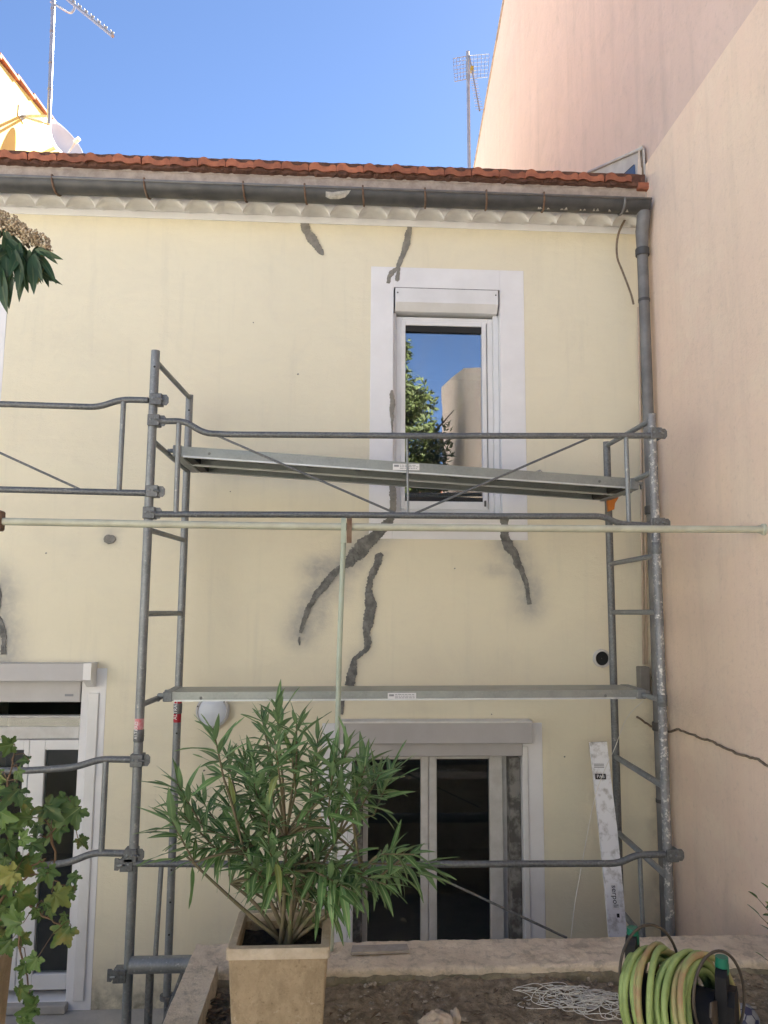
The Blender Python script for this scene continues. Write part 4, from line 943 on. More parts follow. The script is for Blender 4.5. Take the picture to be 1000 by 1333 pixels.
# ------------------------------------------------------------------ antennas and dish
YM = 4.05; mast0, mast1 = atX(63, 158, XL+.42), None
def tube_obj(name, pts, r, mat, parent, n=8): m = MB(); m.tube(pts, r, n); return m.build(name, mat, parent, smooth=40)
b0 = atX(63.5, 162, XL+.45); YA = b0.y
an = thing('tv_antenna', 'tall antenna mast with a long rake boom on the sunlit gable', 'antenna', b0)
topm = at(70, -14, YA); tube_obj('mast', [b0, topm], .024, M['antenna'], an, 10)
for py in (12, 42, 83, 117): c = b0.lerp(topm, (162-py)/176.0); m = MB(); m.lathe([(.025, -.012), (.029, -.01), (.029, .01), (.025, .012)], c, n=10); m.build('band', M['ink_grey'], an)
for (xa_, ya_), (xb_, yb_) in (((63.5, 151), (29, 151)), ((62.5, 161.5), (34, 152.5))):
    tube_obj('stay', [at(xa_, ya_, YA), atX(xb_, yb_, XL+.01)], .017, M['antenna'], an)
c = atX(28, 151, XL); m = MB(); m.box(XL, XL+.012, c.y-.1, c.y+.06, c.z-.06, c.z+.08); m.build('wall_plate', M['antenna'], an)
B0, B1 = at(72, -14, YA), at(147, 47, YA-.5); boom = tube_obj('boom', [B0, B1], .02, M['antenna'], an)
for k in range(9):
    c = B0.lerp(B1, .10+.11*k); m = MB(); m.tube([c+Vector((.0, -.05, .03)), c+Vector((.0, .05, .03))], .005, 6); m.ball(c+Vector((.01, 0, .03)), .017, 1); m.build('element', M['ink_grey'], an, smooth=40)
tube_obj('arm', bend([(66, 2), (92, 18), (97, 12), (97, 4)], YA, .06), .014, M['antenna'], an)
# dish
dc = atX(76, 190, XL+.32); dish = thing('satellite_dish', 'white satellite dish on the sunlit gable by the antenna', 'dish', dc)
ax = Vector((.80, -.45, .40)).normalized(); m = MB(); RD = .31
m.lathe([(.001, 0)]+[(RD*k/8, .10*(k/8)**2) for k in range(1, 9)]+[(RD+.008, .10), (RD, .092)]+[(RD*k/8, .10*(k/8)**2-.01) for k in range(8, 0, -1)]+[(.001, -.01)], dc, ax, 32); m.build('reflector', M['pvc'], dish, smooth=40)
tube_obj('bracket', [dc-ax*.02, Vector((XL, dc.y+.1, dc.z-.1))], .022, M['antenna'], dish)
tip = dc+ax*.36+Vector((0, 0, -.16)); tube_obj('feed_arm', [dc-Vector((0, 0, RD*.95))+ax*.08, tip], .010, M['antenna'], dish); m = MB(); m.lathe([(.001, -.04), (.028, -.04), (.028, .04), (.001, .04)], tip, ax, 12); m.build('receiver', M['pvc'], dish)
# second antenna above the roof
YR = 4.3; base = at(611.5, 218, YR); base.z = rz(4.15)-.02
an2 = thing('grid_antenna', 'thin antenna with two mesh panels beside the pink wall', 'antenna', base)
tp = at(609, 67, YR); tube_obj('mast', [base, tp], .024, M['antenna'], an2, 10)
def grid(parent, P, nu, nv):
    m = MB(); Q = [at(x, y, Y) for x, y, Y in P]
    for i in range(nu+1):
        t_ = i/nu; m.tube([Q[0].lerp(Q[1], t_), Q[3].lerp(Q[2], t_)], .004, 5)
    for j in range(nv+1):
        t_ = j/nv; m.tube([Q[0].lerp(Q[3], t_), Q[1].lerp(Q[2], t_)], .004 if j % nv else .006, 5)
    return m.build('mesh_panel', M['antenna'], parent, smooth=40)
grid(an2, [(590, 76, YR-.05), (607, 73, YR), (607, 103, YR), (592, 106, YR-.05)], 4, 6); grid(an2, [(612, 72, YR), (637, 70, YR-.1), (635, 100, YR-.1), (612, 102, YR)], 5, 6)
A, B = at(611, 72, YR-.02), at(624.5, 144, YR-.75); tube_obj('boom', [A, B], .012, M['antenna'], an2)
for k in range(16):
    c = A.lerp(B, .30+.045*k); tube_obj('element', [c+Vector((-.05, 0, .0)), c+Vector((.05, 0, 0))], .0045, M['antenna'], an2, 5)
m = MB(); c = A.lerp(B, .27); m.box(c.x-.02, c.x+.02, c.y-.03, c.y+.03, c.z-.04, c.z+.04, bev=.006); m.build('feed_box', M['yellow'], an2)

# ================================================================== THE PLANTER
ZC0 = 1.066
pw = thing('planter_wall', 'worn concrete planter curb edging the soil bed', 'planter', (0, -1.7, 0))
def rough_bar(name, x0, x1, y0, y1, z0, z1, mat, parent, nx, ny, amp, seed, nz=4):
    m = MB()                                      # a worn masonry bar: a gridded box whose skin wanders
    def skin(p): 
        q = Vector(p)*6+Vector((seed, 0, 0)); r_ = Vector(p)*23
        f_ = amp*.7*noise.noise(r_)+amp*.5*noise.noise(r_*2.3)+amp*1.6*min(0, noise.noise(Vector(p)*13+Vector((seed, 3, 1)))+.28)
        return (p[0]+amp*.4*noise.noise(q+Vector((5, 0, 0))), p[1]+amp*.45*noise.noise(q)-f_*.6, p[2]+amp*.35*noise.noise(q+Vector((0, 5, 0)))+f_)
    def face(f, na, nb):
        o = len(m.v); m.v += [skin(f(i/na, j/nb)) for j in range(nb+1) for i in range(na+1)]
        for j in range(nb):
            for i in range(na): a = o+j*(na+1)+i; m.f.append((a, a+1, a+na+2, a+na+1)); m.m.append(0)
    r_ = .014
    def prof(t):                                  # rounded section around the bar, y/z
        seg = [(y0, z0), (y0, z1-r_), (y0+r_*.3, z1-r_*.3), (y0+r_, z1), (y1-r_, z1), (y1-r_*.3, z1-r_*.3), (y1, z1-r_), (y1, z0)]
        L = [0]
        for a, b_ in zip(seg[:-1], seg[1:]): L.append(L[-1]+math.dist(a, b_))
        s_ = t*L[-1]
        for i in range(len(seg)-1):
            if s_ <= L[i+1]+1e-9: k = (s_-L[i])/(L[i+1]-L[i]+1e-9); return (seg[i][0]+(seg[i+1][0]-seg[i][0])*k, seg[i][1]+(seg[i+1][1]-seg[i][1])*k)
        return seg[-1]
    face(lambda u, v: (x0+(x1-x0)*u,)+prof(v), nx, ny)
    face(lambda u, v: (x0, y0+(y1-y0)*u, z0+(z1-z0-.004)*v), 8, 8); face(lambda u, v: (x1, y0+(y1-y0)*u, z0+(z1-z0-.004)*v), 8, 8)
    return m.build(name, mat, parent, smooth=60)
rough_bar('front_curb', -.70, XW-.004, -1.845, -1.552, .86, ZC0, M['curb'], pw, 240, 60, .008, 1)
rough_bar('side_curb', -.685, -.548, -3.40, -1.846, .86, ZC0+.035, M['curb'], pw, 14, 60, .006, 4)
rough_bar('inner_face', -.546, XW-.004, -1.858, -1.84, .80, ZC0-.032, M['moss'], pw, 200, 40, .012, 7)
m = MB(); m.box(-.69, XW-.004, -1.82, -1.57, .003, .862); m.build('retaining_wall', M['curb'], pw); m = MB(); m.box(-.675, -.56, -3.4, -1.83, .003, .862); m.build('retaining_wall', M['curb'], pw)
# piece of tile lying on the curb
P = [at(x, y, -1.7) for x, y in ((457, 1243), (533, 1240), (531, 1231), (459, 1234))]
P = [atZ(x, y, ZC0+.012) for x, y in ((457, 1242), (533, 1239), (530, 1231), (459, 1233))]
m = MB(); m.prism([(p.x, p.y) for p in P], 'z', ZC0+.006, ZC0+.020); tag(m.build('tile_piece', M['slate']), 'flat grey strip of tile lying on the planter curb', 'tile')

# square pot
PX0, PX1, PY0, PY1, PZ1 = -.398, -.034, -2.652, -2.312, 1.505
pot = thing('plant_pot', 'tall square beige stone pot holding the oleander', 'pot', ((PX0+PX1)/2, (PY0+PY1)/2, SOIL))
m = MB(); tp_ = .032; wl_t = .028
def sq(ins, z, rr=.012):
    out = []
    for cx, cy, a0 in ((PX1-ins-rr, PY1-ins-rr, 0), (PX0+ins+rr, PY1-ins-rr, 90), (PX0+ins+rr, PY0+ins+rr, 180), (PX1-ins-rr, PY0+ins+rr, 270)):
        for k in range(4): a = R(a0+30*k); out.append((cx+rr*math.cos(a), cy+rr*math.sin(a), z))
    return out
rings = [sq(tp_+.012, SOIL-.02), sq(tp_, SOIL+.02), sq(.004, PZ1-.05), sq(.002, PZ1-.008), sq(.006, PZ1), sq(wl_t-.006, PZ1), sq(wl_t, PZ1-.006), sq(wl_t+.008, PZ1-.17), sq(.165, PZ1-.171, .001)]
vs = [v for r_ in rings for v in r_]; n = 16
m.add(vs, [(i*n+j, i*n+(j+1) % n, (i+1)*n+(j+1) % n, (i+1)*n+j) for i in range(len(rings)-1) for j in range(n)]); m.build('shell', M['pot'], pot, smooth=35)
m = MB(); rings = [sq(-.004, PZ1-.034), sq(-.005, PZ1-.004), sq(-.001, PZ1+.003), sq(wl_t-.002, PZ1+.003), sq(wl_t+.001, PZ1-.004), sq(wl_t+.001, PZ1-.034)]
m.add([v for r_ in rings for v in r_], [(i*n+j, i*n+(j+1) % n, (i+1)*n+(j+1) % n, (i+1)*n+j) for i in range(len(rings)-1) for j in range(n)]); m.build('rim', M['pot_rim'], pot, smooth=35)
m = MB(); nx = 22; zs_ = PZ1-.055
for j in range(nx):
    for i in range(nx):
        x = PX0+wl_t-.002+(PX1-PX0-2*wl_t+.004)*i/(nx-1); y = PY0+wl_t-.002+(PY1-PY0-2*wl_t+.004)*j/(nx-1)
        m.v.append((x, y, zs_+.02*noise.noise(Vector((x*14, y*14, 0)))+.012*noise.noise(Vector((x*40, y*40, 3)))))
m.f = [(j*nx+i, j*nx+i+1, (j+1)*nx+i+1, (j+1)*nx+i) for j in range(nx-1) for i in range(nx-1)]; m.m = [0]*len(m.f)
m.build('potting_soil', M['dark_soil'], pot, smooth=True, recalc=False)

# ------------------------------------------------------------------ leaves
def blade_mesh(name, L, W, mat, curl=.12, fold=.25, nseg=5, sharp=1.0, wav=0.0):
    """Lanceolate leaf along +Y, folded on its rib; the rib attribute is 1 on the midrib and 0 at the edge."""
    m = MB(); rib = []
    for i in range(nseg+1):
        u = i/nseg; wd = W*.5*(math.sin(math.pi*min(1, u**.8*.96+.04)))**sharp
        if i == nseg: wd = .0006
        z = -curl*L*u*u; y = L*u*(1-.1*curl*u)
        wv = wav*W*math.sin(u*9)
        m.v += [(-wd, y, z+fold*wd+wv), (0, y, z), (wd, y, z+fold*wd-wv)]; rib += [0, 1, 0]
    for i in range(nseg):
        a = i*3; m.f += [(a, a+1, a+4, a+3), (a+1, a+2, a+5, a+4)]; m.m += [0, 0]
    return m.mesh(name, mat, smooth=True, attrs={'rib': rib}, recalc=False), m, rib
def leaf_matrix(p, d, roll, sc, up=Vector((0, 0, 1))):
    d = d.normalized(); x = d.cross(up)
    if x.length < 1e-3: x = Vector((1, 0, 0))
    x.normalize(); z = x.cross(d)
    Mx = Matrix(((x.x, d.x, z.x), (x.y, d.y, z.y), (x.z, d.z, z.z))).to_4x4()
    return Matrix.Translation(p) @ Mx @ Matrix.Rotation(roll, 4, 'Y') @ Matrix.Diagonal((sc, sc, sc, 1))
def foliage(parent, items, variants, mat, limit=300, mass_name='foliage'):
    """items: (matrix, variant, rank). The ones that show largest become leaf objects, the rest one mesh."""
    items.sort(key=lambda t_: -t_[2])
    for Mx, v, _ in items[:limit]: put(link('leaf', variants[v][0], parent), Mx)
    rest = items[limit:]
    if rest:
        V, Fc, rb = [], [], []
        for Mx, v, _ in rest:
            mb, r_ = variants[v][1], variants[v][2]; o = len(V)
            V += [tuple(Mx @ Vector(q)) for q in mb.v]; Fc += [tuple(i+o for i in f) for f in mb.f]; rb += r_
        m = MB(); m.v, m.f, m.m = V, Fc, [0]*len(Fc); kind(m.build(mass_name, mat, parent, smooth=True, attrs={'rib': rb}, recalc=False), 'stuff')

# oleander
rnd = random.Random(21)
ole = thing('oleander', 'bushy green oleander growing in the square beige pot', 'shrub', ((PX0+PX1)/2, (PY0+PY1)/2, zs_))
OV = [blade_mesh('leaf', l_, w_, M['oleander'], c_, f_, 6, .85, v_) for l_, w_, c_, f_, v_ in ((.150, .0265, .02, .3, 0), (.155, .025, .10, .35, .08), (.140, .027, .22, .2, .0), (.150, .026, .42, .4, .1), (.165, .0235, .16, .15, .15), (.125, .027, .60, .3, .1))]
root = Vector(((PX0+PX1)/2+.015, (PY0+PY1)/2+.02, zs_-.01)); yp = root.y
mains = [((318, 1112), -.12), ((346, 1100), .05), ((372, 1090), -.06), ((405, 1110), .10), ((440, 1090), .06), ((470, 1140), -.10), ((300, 1150), .05), ((385, 1140), -.16)]
MN = [at(x, y, yp+dy) for (x, y), dy in mains]
tips = [(283,958),(300,988),(345,938),(362,930),(386,944),(352,1000),(342,1052),(395,1090),(432,1085),(441,1042),(486,1016),(330,990),(412,972),(448,972),(432,1000),(470,990),(503,1005),(468,1016),
 (243,1035),(232,1084),(272,1050),(257,1080),(322,1012),(382,985),(302,1092),(282,1105),
 (358,1122),(382,1135),(330,1112),(522,1112),(534,1126),(508,1135),(482,1145),(440,1130),(416,1112),(402,1150),(310,1070),(410,1035),(350,1075),(335,1030),(360,965),(405,1000),(352,1150),(400,1165),(432,1160),(335,1135),(410,1130),(365,1105),(440,1150)]
stemm = MB(); items = []
centre = at(375, 1110, yp)
twigs = {}
for i, (x, y) in enumerate(tips):
    y = y+16 if y < 1010 else y+6 if y < 1060 else y
    tip = at(x, y, yp+rnd.uniform(-.30, .32))
    # hang each shoot from the main stem that lies best below it
    k = min(range(len(MN)), key=lambda j: (MN[j]-tip).length+(.5 if MN[j].z > tip.z-.03 else 0)); a = MN[k]
    out = (tip-centre); out.z = max(out.z, -.1); axis = (out.normalized()*.75+Vector((rnd.uniform(-.2, .2), rnd.uniform(-.35, .2), .75))).normalized()
    if y > 1085 and abs(x-375) > 60: axis = (out.normalized()+Vector((rnd.uniform(-.2, .2), rnd.uniform(-.4, .1), .10))).normalized()
    Ls = rnd.uniform(.15, .24); s0 = tip-axis*Ls*.6; end = tip+axis*Ls*.4
    cpt = a.lerp(s0, .5)+Vector((0, 0, .03)); pts = []
    for q in range(7): t_ = q/6; pts.append(a.lerp(cpt, t_).lerp(cpt.lerp(s0, t_), t_))
    pts += [s0.lerp(end, .5), end]; stemm.tube(pts, [.0052]*5+[.0045, .004, .0034, .0022], 5)
    nw = int(Ls/.027); base_rot = rnd.random()*6
    for wI in range(nw):
        t_ = (wI+.3)/nw; p = s0.lerp(end, t_)
        for l in range(3):
            a_ = base_rot+wI*1.05+l*2.094+rnd.uniform(-.2, .2)
            u = axis.orthogonal().normalized(); v_ = axis.cross(u); rad = u*math.cos(a_)+v_*math.sin(a_)
            op = R(72-52*t_+rnd.uniform(-14, 14)); dr = (axis*math.cos(op)+rad*math.sin(op)); dr.z -= rnd.uniform(-.05, .16)*(1-t_); dr += Vector((rnd.gauss(0, .08), rnd.gauss(0, .08), rnd.gauss(0, .08)))
            sc = (rnd.uniform(.62, 1.14))*(1 if t_ < .8 else .70)
            items.append((leaf_matrix(p, dr, rnd.uniform(-.5, .5), sc), min(5, int((1-t_)*3+rnd.random()*2.6)), sc*(1-.35*(p.y-yp))+rnd.uniform(0, .25)))
for (x, y, Y, dx, dz) in ((205, 1083, -.1, -1, .05), (212, 1120, -.1, -1, -.1), (250, 1150, 0, .05, -1), (455, 1185, -.15, .1, -1), (450, 1165, -.1, -.2, -1), (475, 1170, -.1, .3, -1), (438, 1180, -.1, -.05, -1), (465, 1160, -.2, .1, -1), (560, 1140, .0, 1, -.25), (300, 1135, -.1, .1, -1), (285, 1130, 0, -.2, -1), (322, 1140, 0, 0, -1), (345, 1150, -.1, .05, -1)):
    p = at(x, y, yp+Y); d_ = Vector((dx, rnd.uniform(-.2, .2), dz)); items.append((leaf_matrix(p-d_.normalized()*.06, d_, rnd.uniform(-.6, .6), 1.0), 1, 1.2))
for a in MN:
    c1 = root.lerp(a, .35)+Vector((0, 0, .06)); pts = []; b0_ = root+Vector((rnd.uniform(-.025, .025), rnd.uniform(-.025, .025), -.03))
    for q in range(9): t_ = q/8; pts.append(b0_.lerp(c1, t_).lerp(c1.lerp(a, t_), t_))
    stemm.tube(pts, [.011-.0065*q/8 for q in range(9)], 7)
# a few bare lower branches that arch out to the sides
for (x, y, Y) in ((240, 1112, -.05), (470, 1080, .1), (520, 1120, .0), (455, 1165, -.1)):
    a = at(x, y, yp+Y); c1 = root.lerp(a, .45)+Vector((0, 0, -.02)); pts = []
    for q in range(9): t_ = q/8; pts.append(root.lerp(c1, t_).lerp(c1.lerp(a, t_), t_))
    stemm.tube(pts, [.010-.006*q/8 for q in range(9)], 6)
stemm.build('stems', M['oleander_stem'], ole, smooth=True)
foliage(ole, items, OV, M['oleander'])

# ------------------------------------------------------------------ vine in a second pot at the left edge
vz1 = at(20, 1226, -2.59).z; vx1 = at(20, 1226, -2.59).x
vp_ = thing('plant_pot', 'beige stone pot cut off by the left picture edge, under the vine', 'pot', (vx1-.17, -2.78, .98))
m = MB(); X0p, X1p, Y0p, Y1p = vx1-.36, vx1, -2.95, -2.59
def sq2(ins, z, rr=.012):
    out = []
    for cx, cy, a0 in ((X1p-ins-rr, Y1p-ins-rr, 0), (X0p+ins+rr, Y1p-ins-rr, 90), (X0p+ins+rr, Y0p+ins+rr, 180), (X1p-ins-rr, Y0p+ins+rr, 270)):
        for k in range(4): a = R(a0+30*k); out.append((cx+rr*math.cos(a), cy+rr*math.sin(a), z))
    return out
rings = [sq2(.03, .976), sq2(.02, 1.0), sq2(.002, vz1-.03), sq2(.0, vz1-.006), sq2(.005, vz1), sq2(.024, vz1), sq2(.028, vz1-.006), sq2(.034, vz1-.10), sq2(.17, vz1-.101, .001)]
m.add([v for r_ in rings for v in r_], [(i*16+j, i*16+(j+1) % 16, (i+1)*16+(j+1) % 16, (i+1)*16+j) for i in range(len(rings)-1) for j in range(16)]); m.build('shell', M['pot'], vp_, smooth=35)
m = MB(); m.box(X0p+.031, X1p-.031, Y0p+.031, Y1p-.031, vz1-.09, vz1-.04); m.build('potting_soil', M['dark_soil'], vp_)
m = MB(); m.box(-2.2, -.72, -3.2, -2.5, .004, .974); kind(m.build('terrace_step', M['terrace']), 'structure')
rnd = random.Random(4)
def grape_mesh(seed):
    r2 = random.Random(seed); m = MB()
    lobes = [(-155, .46), (-120, .70), (-92, .46), (-60, .92), (-32, .56), (0, 1.12), (32, .56), (60, .92), (92, .46), (120, .70), (155, .46)]
    L_ = []
    for (a0, r0), (a1, r1) in zip(lobes[:-1], lobes[1:]):
        for k in range(4):
            t_ = k/4; tooth = 1+(.13 if k in (1, 3) else -.07)*(.6+.6*r2.random()); L_.append((a0+(a1-a0)*t_, (r0+(r1-r0)*t_)*(tooth if k else 1.06)))
    L_.append(lobes[-1]); c = .33; n = len(L_)
    def vein(a): return max(0, 1-min(abs(a-q) for q in (-120, -60, 0, 60, 120))/22)
    fold = r2.uniform(.05, .45); droop = r2.uniform(.15, .55); tw = r2.uniform(-.3, .3)
    V = [(0, c*.45, 0)]; rib = [1]
    for ring_, q in ((.34, 1), (.68, 1), (1.0, 1)):
        for a, r0 in L_:
            rr = r0*ring_*.56; x, y = rr*math.sin(R(a)), c+rr*math.cos(R(a))
            z = fold*abs(x)*.55-droop*(x*x+(y-c)**2)+.045*(1-vein(a))*ring_+tw*x*(y-c)+.05*noise.noise(Vector((x*5, y*5, seed*3.7)))*ring_
            V.append((x, y, z)); rib.append(vein(a)*(1-.35*ring_))
    m.v = V; m.f = [(0, 2+i, 1+i) for i in range(n-1)]+[(1+j*n+i, 2+j*n+i, 2+(j+1)*n+i, 1+(j+1)*n+i) for j in range(2) for i in range(n-1)]; m.m = [0]*len(m.f)
    return m.mesh('leaf', M['grape'], smooth=True, attrs={'rib': rib}, recalc=False), m, rib
GV = [grape_mesh(s_) for s_ in (1, 2, 3, 4, 5, 6, 7)]
vine = thing('grapevine', 'grapevine with green and yellowing leaves trailing over the left door', 'vine', (vx1-.15, -2.78, vz1-.05))
GL = [(24,1006,.06),(12,970,.08),(34,990,.055),(98,1056,.115),(62,1052,.11),(76,1080,.10),(20,1032,.105),(2,1058,.12),(36,1064,.09),(105,1094,.06),(22,1128,.11),(42,1122,.085),(62,1136,.08),(98,1142,.06),(74,1166,.095),(92,1162,.07),(86,1212,.105),(8,1150,.125),(26,1166,.11),(2,1182,.12),(22,1200,.105),(10,1228,.09),(28,1222,.065),(46,1250,.075),(32,1258,.06),(28,1288,.085),(42,1312,.08),(32,1326,.09),(60,1176,.05),(52,1192,.045),(12,1098,.09),(44,1100,.075),(-14,1032,.12),(-16,1112,.13),(-14,1202,.12),(30,1092,.07),(12,1078,.08),(38,1170,.08),(14,1138,.09),(-6,1012,.09),(50,1078,.07),(84,1042,.085),(2,1215,.08),(46,1186,.04),(56,1138,.045),(36,1300,.05),(84,1192,.035),(66,1186,.05),(70,1064,.07),(30,1045,.07),(6,1120,.08)]
items = []; cane = MB(); y0v = -2.85
vb = Vector((vx1-.10, -2.75, vz1-.06)); nodes = []
for pl in ([(-15,1180),(10,1140),(40,1108),(66,1085),(80,1068),(92,1062)], [(-10,1190),(15,1150),(45,1138),(70,1145),(92,1156)], [(-5,1200),(20,1190),(26,1230),(34,1270),(38,1320)], [(-15,1120),(0,1060),(15,1000),(18,975)], [(10,1145),(40,1180),(62,1195),(80,1206)], [(20,1150),(34,1132),(52,1122),(60,1118)], [(66,1085),(72,1110),(70,1135)]):
    P = [vb]+[at(x, y, y0v+.05+rnd.uniform(-.03, .03)) for x, y in pl] if pl[0][0] < -4 else [at(x, y, y0v+.05) for x, y in pl]
    out = []
    for i in range(len(P)-1):
        for k in range(4): out.append(P[i].lerp(P[i+1], k/4)+Vector((rnd.uniform(-.004, .004), 0, rnd.uniform(-.004, .004))))
    out.append(P[-1]); cane.tube(out, [.0055-.0035*i/(len(out)-1) for i in range(len(out))], 6); nodes += out
for (x, y, s_) in GL:
    p = at(x, y, y0v+rnd.uniform(-.10, .14)); face = Vector((rnd.uniform(-.75, .85), -1, rnd.uniform(-.2, 1.5))).normalized()
    dn = Vector((rnd.uniform(-.8, .9), 0, rnd.uniform(-1, .1))); dn = (dn-face*dn.dot(face)).normalized(); xx = dn.cross(face).normalized()
    sc = s_*1.02; b0_ = p-dn*sc*.35
    Mx = Matrix.Translation(b0_) @ Matrix(((xx.x, dn.x, face.x), (xx.y, dn.y, face.y), (xx.z, dn.z, face.z))).to_4x4() @ Matrix.Diagonal((sc, sc, sc, 1))
    items.append((Mx, rnd.randrange(7), s_)); st0 = b0_+dn*sc*.15; nd = min(nodes, key=lambda q: (q-st0).length)
    cane.tube([st0-face*.003, st0.lerp(nd, .5)+Vector((0, .012, .012)), nd], .0015, 4)
cane.build('canes', M['vine_stem'], vine, smooth=True); foliage(vine, items, GV, M['grape'])

# ------------------------------------------------------------------ loquat branch at the top left
rnd = random.Random(12)
lq = thing('loquat_tree', 'loquat branch with woolly flower heads and dark drooping leaves at the top left', 'tree', (-2.1, -3.1, .975))
LQ = [blade_mesh('leaf', .165, .040, M['loquat'], c_, .35, 8, .75, .07) for c_ in (.12, .30, .5)]
yl = -2.75
br = MB(); tr0 = Vector((-2.1, -3.1, .97)); hd = [at(38, 322, yl), at(5, 300, yl), at(-25, 330, yl)]
br.tube([tr0, tr0+Vector((.03, .02, 1.2)), tr0+Vector((.02, .08, 2.1)), tr0+Vector((.10, .16, 2.75)), hd[2]], [.05, .042, .034, .022, .012], 10); br.tube([hd[2], hd[1], at(20, 300, yl), hd[0]], [.012, .009, .008, .006], 8)
br.build('trunk', M['bark'], lq, smooth=True); items = []
for hx, hy, nl, spread in ((42, 322, 16, .9), (8, 304, 20, .9), (-15, 320, 22, 1.0), (20, 314, 12, .8)):
    p0 = at(hx, hy, yl)
    for k in range(nl):
        a = rnd.uniform(-1.0, 1.0); d_ = Vector((math.sin(a)*.75*spread+.08, rnd.uniform(-.7, .35), -rnd.uniform(.45, 1.1))); sc = rnd.uniform(.55, .95)
        items.append((leaf_matrix(p0+Vector((rnd.uniform(-.03, .03), rnd.uniform(-.03, .03), rnd.uniform(-.07, .01))), d_, rnd.uniform(-.7, .7), sc, Vector((0, -1, .15))), rnd.randrange(3), sc))
for x, y, dx, dz, s_ in ((44, 330, .35, -1, .75), (42, 332, .15, -1, .95), (46, 325, 1, -.35, .62), (30, 335, -.05, -1, .9), (8, 335, .15, -1, 1.15), (0, 345, .2, -1, 1.2), (20, 325, .3, -1, .95), (50, 322, .75, -.6, .55)):
    items.append((leaf_matrix(at(x, y, yl-.04), Vector((dx, -.15, dz)), rnd.uniform(-.4, .4), s_, Vector((0, -1, .1))), rnd.randrange(2), 2))
foliage(lq, items, LQ, M['loquat'])
for hx, hy, rx, rz_, nb_ in ((46, 310, .050, .030, 190), (14, 292, .060, .034, 200), (60, 321, .022, .016, 60), (-14, 284, .05, .04, 120), (30, 300, .03, .025, 80), (3, 280, .03, .02, 60)):
    m = MB(); c = at(hx, hy, yl-.02)
    for k in range(nb_):
        v_ = Vector((rnd.gauss(0, .45), rnd.gauss(0, .45), rnd.gauss(0, .45)));  v_ = v_/max(1, v_.length)
        m.ball((c.x+v_.x*rx, c.y+v_.y*rx, c.z+v_.z*rz_+abs(v_.x)*-.01), rnd.uniform(.0035, .0068), 0)
    m.build('flower_head', M['bloom'], lq, smooth=True)

# ------------------------------------------------------------------ hose reel
HC = at(882, 1310, -2.95); ax = Vector((.83, -.55, 0)).normalized(); sd = Vector((.55, .83, 0)).normalized(); up = Vector((0, 0, 1))
reel = thing('hose_reel', 'black hose reel wound with yellow-green garden hose on the soil', 'hose reel', (HC.x, HC.y, SOIL))
rnd = random.Random(8); Lr = .118; rr0 = .135
hs = MB(); hs2 = MB()
nl = 15
for layer, r_, n_ in ((0, .125, 12), (1, .147, 11), (2, .165, 7)):
    for k in range(n_):
        if layer == 1 and k in (4, 5): continue
        if layer == 2 and k in (2, 3): continue
        c0 = -Lr+.025+(2*Lr-.05)*(k+.5*layer)/(n_-.2); tilt = rnd.uniform(-.16, .16)+(.34 if layer == 1 else .22); ph = rnd.random()*6; rad = r_*rnd.uniform(.96, 1.05)
        pts = []
        for q in range(40):
            a = 2*math.pi*q/40; pts.append(HC+ax*(c0+tilt*rad*math.cos(a+.6)+.006*math.sin(2*a+ph))+(sd*math.cos(a)+up*math.sin(a))*rad*(1+.03*math.sin(a*2+ph)))
        (hs2 if (k*7+layer*3) % 6 == 0 else hs).tube(pts, .0103, 9, closed=True)
hs.build('hose', M['hose'], reel, smooth=True); o = hs2.build('hose', M['hose_stripe'], reel, smooth=True); o['label'] = 'brown stained turns of the hose'
m = MB(); m.lathe([(.001, -Lr), (.075, -Lr), (.075, Lr), (.001, Lr)], HC, ax, 20); m.build('drum', M['rubber'], reel, smooth=40)
def plate(parent, name, c, pts2, th, mat):
    m = MB(); n = len(pts2); vs = [c+sd*a+up*b_-ax*th for a, b_ in pts2]+[c+sd*a+up*b_+ax*th for a, b_ in pts2]
    m.add(vs, [tuple(range(n)), tuple(range(n, 2*n))[::-1]]+[(i, (i+1) % n, n+(i+1) % n, n+i) for i in range(n)]); return m.build(name, mat, parent)
zg = SOIL-HC.z
for s_ in (-1, 1):
    c = HC+ax*s_*(Lr+.022)
    fr_ = plate(reel, 'side_frame', c, [(-.045, .02), (-.032, .17 if s_ < 0 else .135), (-.015, .19 if s_ < 0 else .15), (.02, .19 if s_ < 0 else .15), (.035, .165 if s_ < 0 else .13), (.055, .02), (.13, zg-.02), (.09, zg-.02), (.03, -.10), (-.02, -.10), (-.08, zg-.02), (-.12, zg-.02)], .017, M['rubber'])
    for a_, b_ in ((30, 1), (150, 1), (210, 1), (330, 1)):
        u = sd*math.cos(R(a_))+up*math.sin(R(a_)); v_ = ax.cross(u); q = MB()
        vs = [c-ax*.010*s_+u*.03-v_*.045, c-ax*.010*s_+u*.03+v_*.045, c-ax*.016*s_+u*.15+v_*.02, c-ax*.016*s_+u*.15-v_*.02]; vs += [p-ax*.006*s_ for p in vs]
        q.add(vs, [(0,1,2,3), (7,6,5,4), (0,4,5,1), (1,5,6,2), (2,6,7,3), (3,7,4,0)]); q.build('flange_paddle', M['brown_plastic'], fr_)
    hx_, hy_, hrx, hry = (846, 1269, 39, 65) if s_ < 0 else (936, 1300, 33, 62)
    q = MB(); q.tube([at(hx_+hrx*math.cos(2*math.pi*k/48), hy_-hry*math.sin(2*math.pi*k/48), c.y-.03+.05*math.cos(2*math.pi*k/48)) for k in range(48)], .0048, 8, closed=True); q.build('hoop', M['brown_plastic'], fr_, smooth=True)
    q = MB(); p = c+up*(.18 if s_ < 0 else .15)+sd*.015; q.tube([p-up*.02, p+up*.03], .02, 14); q.lathe([(.0215, -.012), (.0215, .012)], p, n=14); q.build('knob', M['teal'], fr_, smooth=40)
